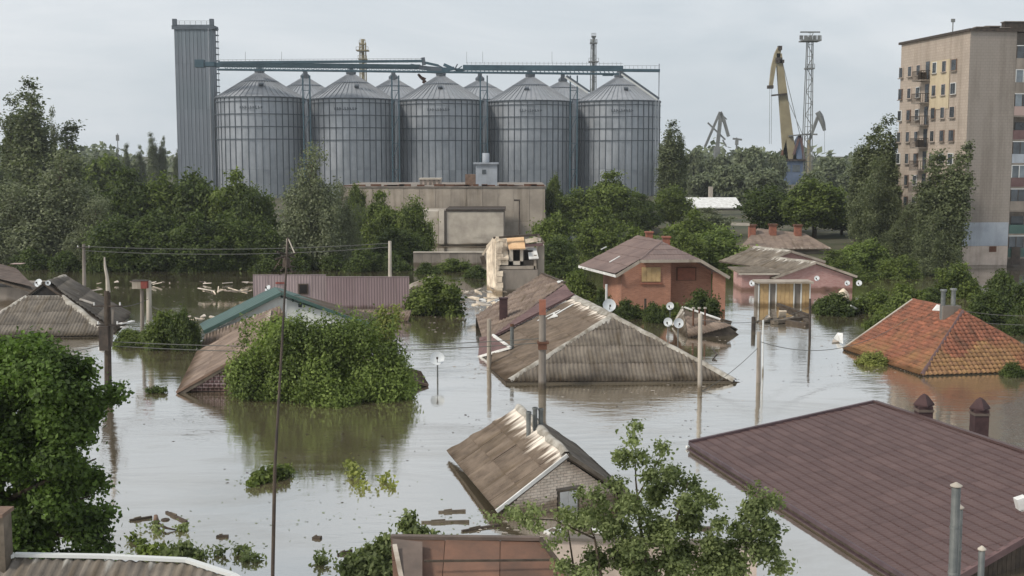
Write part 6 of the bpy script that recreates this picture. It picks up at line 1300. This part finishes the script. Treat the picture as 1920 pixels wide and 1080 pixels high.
for i, (px, top, Y, w_, lb) in enumerate([(1305,275,330,80,'far pale tree at the left end of the distant treeline'),(1350,285,320,90,'far pale tree below the double boom crane'),(1410,270,310,110,'far pale tree left of the yellow crane'),(1455,282,315,70,'far pale tree touching the yellow crane boom'),(1380,305,280,120,'nearer pale crown above the white warehouse roof'),(1320,320,290,100,'pale crown left above the warehouse'),
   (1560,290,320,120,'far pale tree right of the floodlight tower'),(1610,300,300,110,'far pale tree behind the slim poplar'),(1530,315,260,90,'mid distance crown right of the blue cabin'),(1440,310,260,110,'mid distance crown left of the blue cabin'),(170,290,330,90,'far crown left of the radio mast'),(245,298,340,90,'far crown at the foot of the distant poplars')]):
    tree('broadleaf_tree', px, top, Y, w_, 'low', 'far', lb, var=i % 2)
b = MB()
# far wood beyond everything: one mass
bl = []
rs = random.Random(77)
for k in range(260): x_ = rs.uniform(-520,560); bl.append((x_, rs.uniform(560,640), rs.uniform(4,9)+2*math.sin(x_*.02), rs.uniform(10,16), 8, rs.uniform(5,8)))
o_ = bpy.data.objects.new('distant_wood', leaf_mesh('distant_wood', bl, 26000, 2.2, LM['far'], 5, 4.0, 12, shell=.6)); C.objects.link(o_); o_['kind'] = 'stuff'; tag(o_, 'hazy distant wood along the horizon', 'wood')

def shrub(px, top, Y, w_, lm, label, var=0, **k): return tree('shrub', px, top, Y, w_, 'bush', lm, label, 'shrub', var, base=-.3, **k)
for i, a in enumerate([(815,520,92,150,'mid','dark shrub standing in the water right of the mauve fence'),(305,584,76,125,'mid','olive shrub right of the dark timber pole'),(348,578,75,80,'dark','dark shrub left of the brown slate roof'),(243,618,77,95,'mid','low shrub between the left slate roof and the concrete posts'),
   (1085,508,97,110,'mid','shrub left of the orange brick house'),(1130,540,92,50,'dark','dark shrub at the corner of the orange brick house'),(1315,546,86,105,'dark','shrub half sunk before the orange brick house'),(1225,568,88,75,'dark','tiny shrub before the orange wall'),(1178,562,90,85,'dark','ragged shrub before the left half of the orange wall'),(1262,568,91,70,'mid','shrub between the dishes and the orange porch'),
   (1570,550,92,110,'dark','dark hedge shrub right of the yellow shed'),(1640,542,93,120,'mid','hedge shrub in the middle of the right hedge'),(1700,535,90,120,'mid','hedge shrub left above the tiled roof'),(1540,560,95,50,'dark','small shrub touching the yellow shed'),(1660,575,82,90,'mid','shrub leaning over the left slope of the tiled roof'),
   (1795,495,104,115,'mid','rounded shrub above the tiled roof chimney'),(1880,508,100,110,'dark','dark shrub right of the rounded one'),(1860,545,88,130,'dark','dark shrub right behind the tiled roof'),(1940,520,92,110,'dark','shrub cut by the right photo edge'),(1745,540,100,80,'dark','shrub behind the tiled roof ridge'),(1905,600,82,80,'dark','low dark shrub at the far side of the tiled roof'),
   (850,486,127,100,'mid','weedy shrub at the foot of the boundary wall'),(895,498,120,70,'dark','dark scrub left of the ruined house'),(800,492,124,60,'dark','dark scrub behind the shrub by the mauve fence'),(925,500,118,40,'mid','weeds beside the ruined house'),(1010,590,110,10,'dark','sprig behind the terrace roof')][:25]):
    shrub(*a, var=i % 3)
shrub(1640,679,70,90,'yellow','bright reeds at the waterline of the tiled roof', var=1).scale[2] = .32
shrub(1900,705,66,60,'dark','low weeds in the water below the tiled roof', var=1).scale[2] = .35
for i, px in enumerate((190,245,300,350,400,455,505,560,620,680,735,60,120)):
    tree('shrub', px, 478-(i*7 % 13), 127+(i % 3), 95, 'bush', 'dark', 'low dark waterside growth under the trees of the dark wood', 'shrub', i % 3, base=-.6, group='dark growth along the far waterline')
# large bush standing in the water
def bespoke(name, label, cat, blobs, n, size, lm, seed, stems, clump=.45, per=14, upright=0, base=None, **k):
    r = T(name, label, cat, base); c = Vector(base)
    o = bpy.data.objects.new('crown', leaf_mesh('crown', [(b[0]-c.x,b[1]-c.y,b[2]-c.z,b[3],b[4],b[5]) for b in blobs], n, size, LM[lm], seed, clump, per, upright=upright, **k)); C.objects.link(o); o.parent = r
    if stems:
        mb = MB()
        for st in stems: mb.path(st[0], st[1], 6)
        mb.build('trunk', M[st[2] if len(st) > 2 else 'bark_d'], r, smooth=True)
    return r
rs = random.Random(9); Yb = 60.5; bl = []
for k in range(60):
    t = rs.uniform(-1,1); top = 606+80*abs(t)**4+rs.uniform(-8,26); px = 602+t*152
    for py in (top+22, rs.uniform(min(720,top+40),735), rs.uniform(705,752)):
        s = rs.uniform(.40,.78); c = A(px+rs.uniform(-8,8), py, Yb+rs.uniform(-3.0,2.2)*(1-abs(t)*.7)*(.35+.65*(py-590)/160)); bl.append((c.x,c.y,max(.35,c.z),s,s,s*1.1))
for px in (585,620,660,700,705,640,560,525,480,735,500,455): # upright shoots
    c = A(px+rs.uniform(-5,5), 616+abs(px-610)*.16, Yb+rs.uniform(-1,2)); bl.append((c.x,c.y,c.z+.25,.26,.26,.95))
stems = [([A(600+dx,775,Yb+dy)*1.0, A(600+dx*1.6,690,Yb+dy), A(600+dx*2.2,630,Yb+dy)], [.1,.06,.02]) for dx, dy in ((-60,0),(-30,1),(0,-.5),(25,1),(60,.3))]
bespoke('large_bush', 'large rounded green bush standing in the flood, left of centre', 'bush', bl, 90000, .092, 'bright', 11, stems, .36, 13, .45, base=A(602,760,Yb))
c = A(722,600,66); bl = [(c.x+rs.uniform(-.5,.6),66,c.z+rs.uniform(-1.4,.4),.28,.28,.5) for _ in range(9)]
bespoke('sapling', 'yellowish sapling tips right behind the large bush', 'sapling', bl, 2200, .12, 'yellow', 12, [([c+Vector((0,0,-3)), c+Vector((.1,0,0))],[.05,.02])], .3, 12, .4, base=A(722,680,66))
# tree at the near left
rs = random.Random(19); bl = []; Yn = 29.5
outl = [(0,650),(40,640),(85,655),(110,690),(150,665),(175,690),(190,730),(225,735),(210,780),(180,800),(185,850),(205,900),(190,940),(205,985),(190,1030)]
for k in range(120):
    py = rs.uniform(652,1060); xmax = np.interp(py, [640,700,740,790,850,930,1000,1060], [70,150,200,175,150,175,195,190])
    px = rs.uniform(-140, xmax-12); s = rs.uniform(.28,.5); c = A(px, py, Yn+rs.uniform(-1.0,2.5)); bl.append((c.x,c.y,c.z,s,s,s*.85)) if True else None
for (px,py) in ((20,655),(75,660),(118,692),(160,690),(205,740),(188,900),(196,960),(195,1020),(172,770),(60,645),(130,680),(215,735)):
    c = A(px,py,Yn); bl.append((c.x,c.y,c.z,.2,.2,.2))
rt = A(-30,1080,Yn+.6); stems = [([Vector((rt.x,rt.y,-1)), rt, A(0,900,Yn+.6), A(30,720,Yn+.6)], [.24,.2,.14,.04],'bark_d')]+[([A(-10,y0,Yn+.6), A(70,y0-40,Yn+.3), A(x1,y1,Yn)], [.09,.06,.02],'bark_d') for y0,x1,y1 in ((1000,170,930),(950,180,860),(880,185,760),(820,150,690),(1040,180,1010))]
bespoke('walnut_tree', 'big dark green leafy tree filling the lower left', 'tree', bl, 120000, .088, 'near', 21, stems, .28, 13, 0, base=Vector((rt.x,rt.y,0)), flat=.5, aspect=1.45)
# young acacia at the bottom right
rs = random.Random(29); Ya = 22.5; bl = []
cl_ = [(1190,800,16),(1187,826,14),(1165,858,22),(1200,860,20),(1240,842,18),(1155,905,18),(1215,890,22),(1262,890,26),(1290,905,22),(1240,925,34),(1285,945,30),(1180,950,30),(1120,930,22),(1100,965,26),(1150,990,34),(1060,965,18),(1000,955,18),(965,965,14),(915,968,9),(925,975,8),(1330,940,22),(1300,985,34),(1240,995,44),(1180,1030,44),(1120,1050,34),(1270,1050,50),(1340,1030,36),(1200,1075,50),(1330,1070,44),(1390,1000,30),(1420,950,26),(1445,935,18),(1465,940,12),(1400,965,24),(1440,990,26),(1430,1030,34),(1465,1065,22),(1380,1060,34),(1410,920,12),(1050,1000,14),(1060,1060,18),(1090,1080,22),(985,975,14),(1010,985,16),(1035,1020,12),(1085,985,14),(1130,955,12),(1205,960,18),(1170,1000,22),(1350,985,18),(1372,1030,22),(1310,930,12),(1235,870,12),(1345,1080,40),(1455,1040,14),(1085,925,10),(1065,930,9)]
for (px,py,s) in cl_:
    for _ in range(2 if s < 25 else 3):
        rr_ = s/F*Ya*.8; c = A(px+rs.uniform(-.3,.3)*s, py+rs.uniform(-.3,.3)*s, Ya+rs.uniform(-.5,.5)); bl.append((c.x,c.y,c.z,rr_*.8,rr_*.8,rr_*.7))
bt = A(1215,1100,Ya); bt2 = A(1130,1100,Ya); bt3 = A(1390,1110,Ya)
stems = [([bt+Vector((0,0,-3)),bt,A(1200,980,Ya),A(1192,900,Ya),A(1190,800,Ya)],[.06,.05,.03,.015,.006]),([bt,A(1260,1000,Ya),A(1290,905,Ya)],[.04,.025,.008]),([bt2+Vector((0,0,-3)),bt2,A(1115,1010,Ya),A(1090,940,Ya)],[.05,.035,.02,.008]),([A(1115,1010,Ya),A(1040,975,Ya),A(925,970,Ya)],[.02,.012,.005]),
  ([bt3+Vector((0,0,-3)),bt3,A(1400,1010,Ya),A(1430,940,Ya),A(1470,935,Ya)],[.05,.035,.02,.01,.004]),([A(1195,930,Ya),A(1225,880,Ya),A(1245,845,Ya)],[.015,.01,.004]),([bt,A(1175,1030,Ya),A(1155,960,Ya),A(1150,900,Ya)],[.035,.02,.012,.004]),([bt2,A(1075,1060,Ya),A(1060,960,Ya)],[.03,.02,.008])]
bespoke('young_acacia', 'sparse young acacia with small leaves at the bottom, right of centre', 'tree', bl, 38000, .052, 'sap', 31, stems, .17, 12, 0, base=bt+Vector((0,0,-3)), flat=.3, shell=.15, aspect=1.5)
# shrub left of the rusty roof
bl = []
for (px,py,s) in ((700,1045,26),(725,1020,16),(680,1060,20),(715,1070,30),(660,1070,14),(735,1060,20),(765,975,9),(775,995,12),(757,985,8),(800,1000,8),(830,1000,7),(655,1045,8),(640,1062,6)):
    c = A(px,py,33.5); rr_ = s/F*33.5; bl += [(c.x,c.y,c.z,rr_,rr_,rr_*.8)]
c = A(700,1090,33.5); bespoke('leafy_shrub', 'leafy green shrub pressed against the left end of the rusty roof', 'shrub', bl, 5200, .10, 'sap', 41, [([c+Vector((0,0,-2)),A(705,1040,33.5)],[.04,.02]),([c,A(765,1000,33.5),A(768,968,33.5)],[.03,.015,.006])], .2, 10, .2, base=Vector((c.x,c.y,0)))
# sprigs in the open water
def sprig(label, pts, n, size, lm, seed, cl=.2):
    bl = [(P(px,py).x,P(px,py).y,max(.05,s/F*P(px,py).y*.5)+.02,s/F*P(px,py).y,s/F*P(px,py).y,.6*s/F*P(px,py).y) for px,py,s in pts]; p0_ = P(pts[0][0],pts[0][1])
    return bespoke('drowned_bush', label, 'bush', bl, n, size, lm, seed, [([p0_+Vector((0,0,-1)), p0_+Vector((.05,0,bl[0][2]))],[.03,.01])], cl, 9, .3, base=p0_)
sprig('spiky olive bush tip poking from the water left of the aerial mast foot', [(505,900,14),(485,905,12),(525,896,14),(540,888,8),(470,912,5)], 1400, .12, 'mid', 51)
sprig('yellowish twigs poking from the water right of the bush reflection', [(668,895,12),(660,880,8),(725,905,8),(735,915,4),(678,915,8)], 500, .10, 'yellow', 52, .25)
sprig('loose green weeds above the near slate roof edge, left of the clump', [(262,1025,8),(270,1038,8),(248,1015,5),(290,1042,12)], 420, .10, 'mid', 53)
sprig('densest clump of green weeds in the water at the bottom left', [(330,1045,16),(355,1042,16),(375,1046,9),(310,1048,10),(345,1030,8)], 900, .10, 'sap', 54)
sprig('three small weed tufts in a row right of the dense weed clump', [(410,1040,8),(455,1038,10),(465,1050,8),(480,1052,6)], 420, .09, 'sap', 55)
sprig('small weed tuft left of the leafy shrub', [(600,1058,7),(618,1060,6),(605,1045,4)], 180, .09, 'sap', 56)
sprig('scattered weeds around the floating stump', [(290,990,6),(340,995,7),(296,1002,6),(262,998,3)], 260, .08, 'sap', 57)
sprig('floating dark green patch left of the brown roof corner', [(294,736,9),(282,737,7),(308,737,7)], 900, .07, 'dark', 58, .12)
def plank(label, x0, y0, x1, y1, w_, mm='wood_dark', z0=.04, z1=.06, name='floating_plank'):
    w_ = w_*(.6 if z0 < .1 and mm != 'white' else 1); a, b_ = P(x0,y0,z0-.02), P(x1,y1,z1-.02); r = T(name, label, 'plank', (a+b_)/2); MB().bar(a, b_, w_, .07).build('board', M[mm], r); MB().bar(a.lerp(b_,.2)+Vector((0,0,.05)), a.lerp(b_,.5)+Vector((0,.03,.06)), w_*.4, .04).build('splinter', M['wood'], r)
plank('dark floating plank left of the stump', 243,976,285,969,.16); plank('dark floating plank right of the stump', 312,960,350,978,.14); plank('small dark floating board below the weeds', 406,1006,428,1005,.2); plank('dark round flotsam right of the aerial mast foot', 587,1008,602,1008,.3)
plank('long thin floating pole left of the brick gable', 790,979,880,977,.10,'wood'); plank('dark floating plank near the brick gable corner', 866,996,935,984,.16); plank('broken grey strip on the water near the rusty roof', 822,960,873,957,.12,'wood'); plank('short floating branch above the leafy shrub', 633,1040,660,1032,.1)
plank('dark dock like board right of the brick gable', 1290,991,1335,990,.3,'wood_dark'); plank('white floating board behind the acacia', 1110,994,1165,993,.3,'white'); plank('white tarpaulin lump left of the acacia stems', 1028,1000,1052,992,.45,'white')
plank('white awning board beside the left slate roof, upper', 225,607,250,602,.35,'white',.5,.55); plank('white awning board beside the left slate roof, lower', 226,613,246,613,.25,'white',.2,.2); plank('pale board lying behind the left slate roof', 165,546,190,542,.3,'debris',.2,.25)
r = T('tree_stump', 'pale broken stump with a root sticking out of the water at the bottom left', 'stump', P(293,985,0)); MB().path([P(293,985,-.5),P(293,978,.15),P(292,966,.32)],[.12,.10,.06],8).build('stump', M['wood_brown'], r, smooth=True); MB().path([P(295,982,.1),P(312,990,.1),P(330,994,.02)],[.06,.04,.02],6).build('root', M['wood_dark'], r, smooth=True)
for px,py,lb in ((310,975,'small dark float beside the stump'),(1338,665,'dark bent bracket poking from the water by the tall pale pole')):
    r = T('flotsam', lb, 'flotsam', P(px,py,0))
    if px > 1000: MB().path([P(1337,655,.3),P(1344,665,.2),P(1336,675,.02)],[.05,.05,.04],6).build('bracket', M['iron'], r)
    else: MB().lathe(P(px,py,0), [(.16,-.02),(.13,.04),(.03,.06)], 9).build('lump', M['wood_dark'], r)

def scum(name, label, spots, n, size, m_, seed):
    rr = np.random.RandomState(seed); v = []; f = []
    for k in range(n):
        px, py, sx, sy = spots[rr.randint(len(spots))]; c = P(px+rr.normal()*sx, py+rr.normal()*sy); s = size*rr.uniform(.3,1.3); a = rr.uniform(0,6.28); i = len(v)
        for q_ in range(5):
            t_ = a+q_*1.2566; rr_ = s*rr.uniform(.5,1); v.append((c.x+math.cos(t_)*rr_*1.6, c.y+math.sin(t_)*rr_, .008+.02*rr.rand()))
        f.append((i,i+1,i+2,i+3,i+4))
    me = bpy.data.meshes.new(name); me.from_pydata(v, [], f); me.materials.append(m_); o = bpy.data.objects.new(name, me); C.objects.link(o); o['kind'] = 'stuff'; tag(o, label, 'flotsam')
scum('floating_leaves', 'leaves and twigs drifting in the near water at the bottom left', [(300,1000,60,20),(420,1030,60,14),(520,960,120,40),(700,960,60,20),(850,975,60,16),(470,905,20,6),(250,1040,20,10)], 260, .04, LM['mid'], 1)
scum('floating_litter', 'pale and dark crumbs of debris drifting among the sunken roofs', [(1480,612,30,5),(1430,600,20,4),(1580,640,20,8),(880,590,20,8),(900,690,20,10),(1350,640,40,10),(450,560,80,4),(300,545,80,4),(380,610,20,8),(1640,700,40,5),(1250,740,80,14),(980,985,60,10),(830,620,20,20)], 420, .08, M['debris'], 2)
scum('silt_rafts', 'brown silt and twig rafts drifting in the open water', [(1380,700,60,16),(700,830,60,20),(380,790,60,20),(1100,760,80,12),(1560,690,20,12),(600,900,80,20),(880,820,20,30),(1300,800,30,20)], 170, .05, M['wood_dark'], 3)
# ------------------------------------------------------------------ the air
hz = MB().box(-700,-60,-3.2,700,760,58).build('haze', mat('unused haze base', (1,1,1,1))); hz['kind'] = 'stuff'
hm = bpy.data.materials.new('pale haze'); hm.use_nodes = True; t = hm.node_tree; t.nodes.clear(); o_ = t.nodes.new('ShaderNodeOutputMaterial'); v_ = t.nodes.new('ShaderNodeVolumePrincipled')
v_.inputs['Color'].default_value = (0.93,0.97,1.0,1); v_.inputs['Density'].default_value = HAZE; v_.inputs['Anisotropy'].default_value = 0.2; t.links.new(v_.outputs[0], o_.inputs['Volume']); hz.data.materials.clear(); hz.data.materials.append(hm)
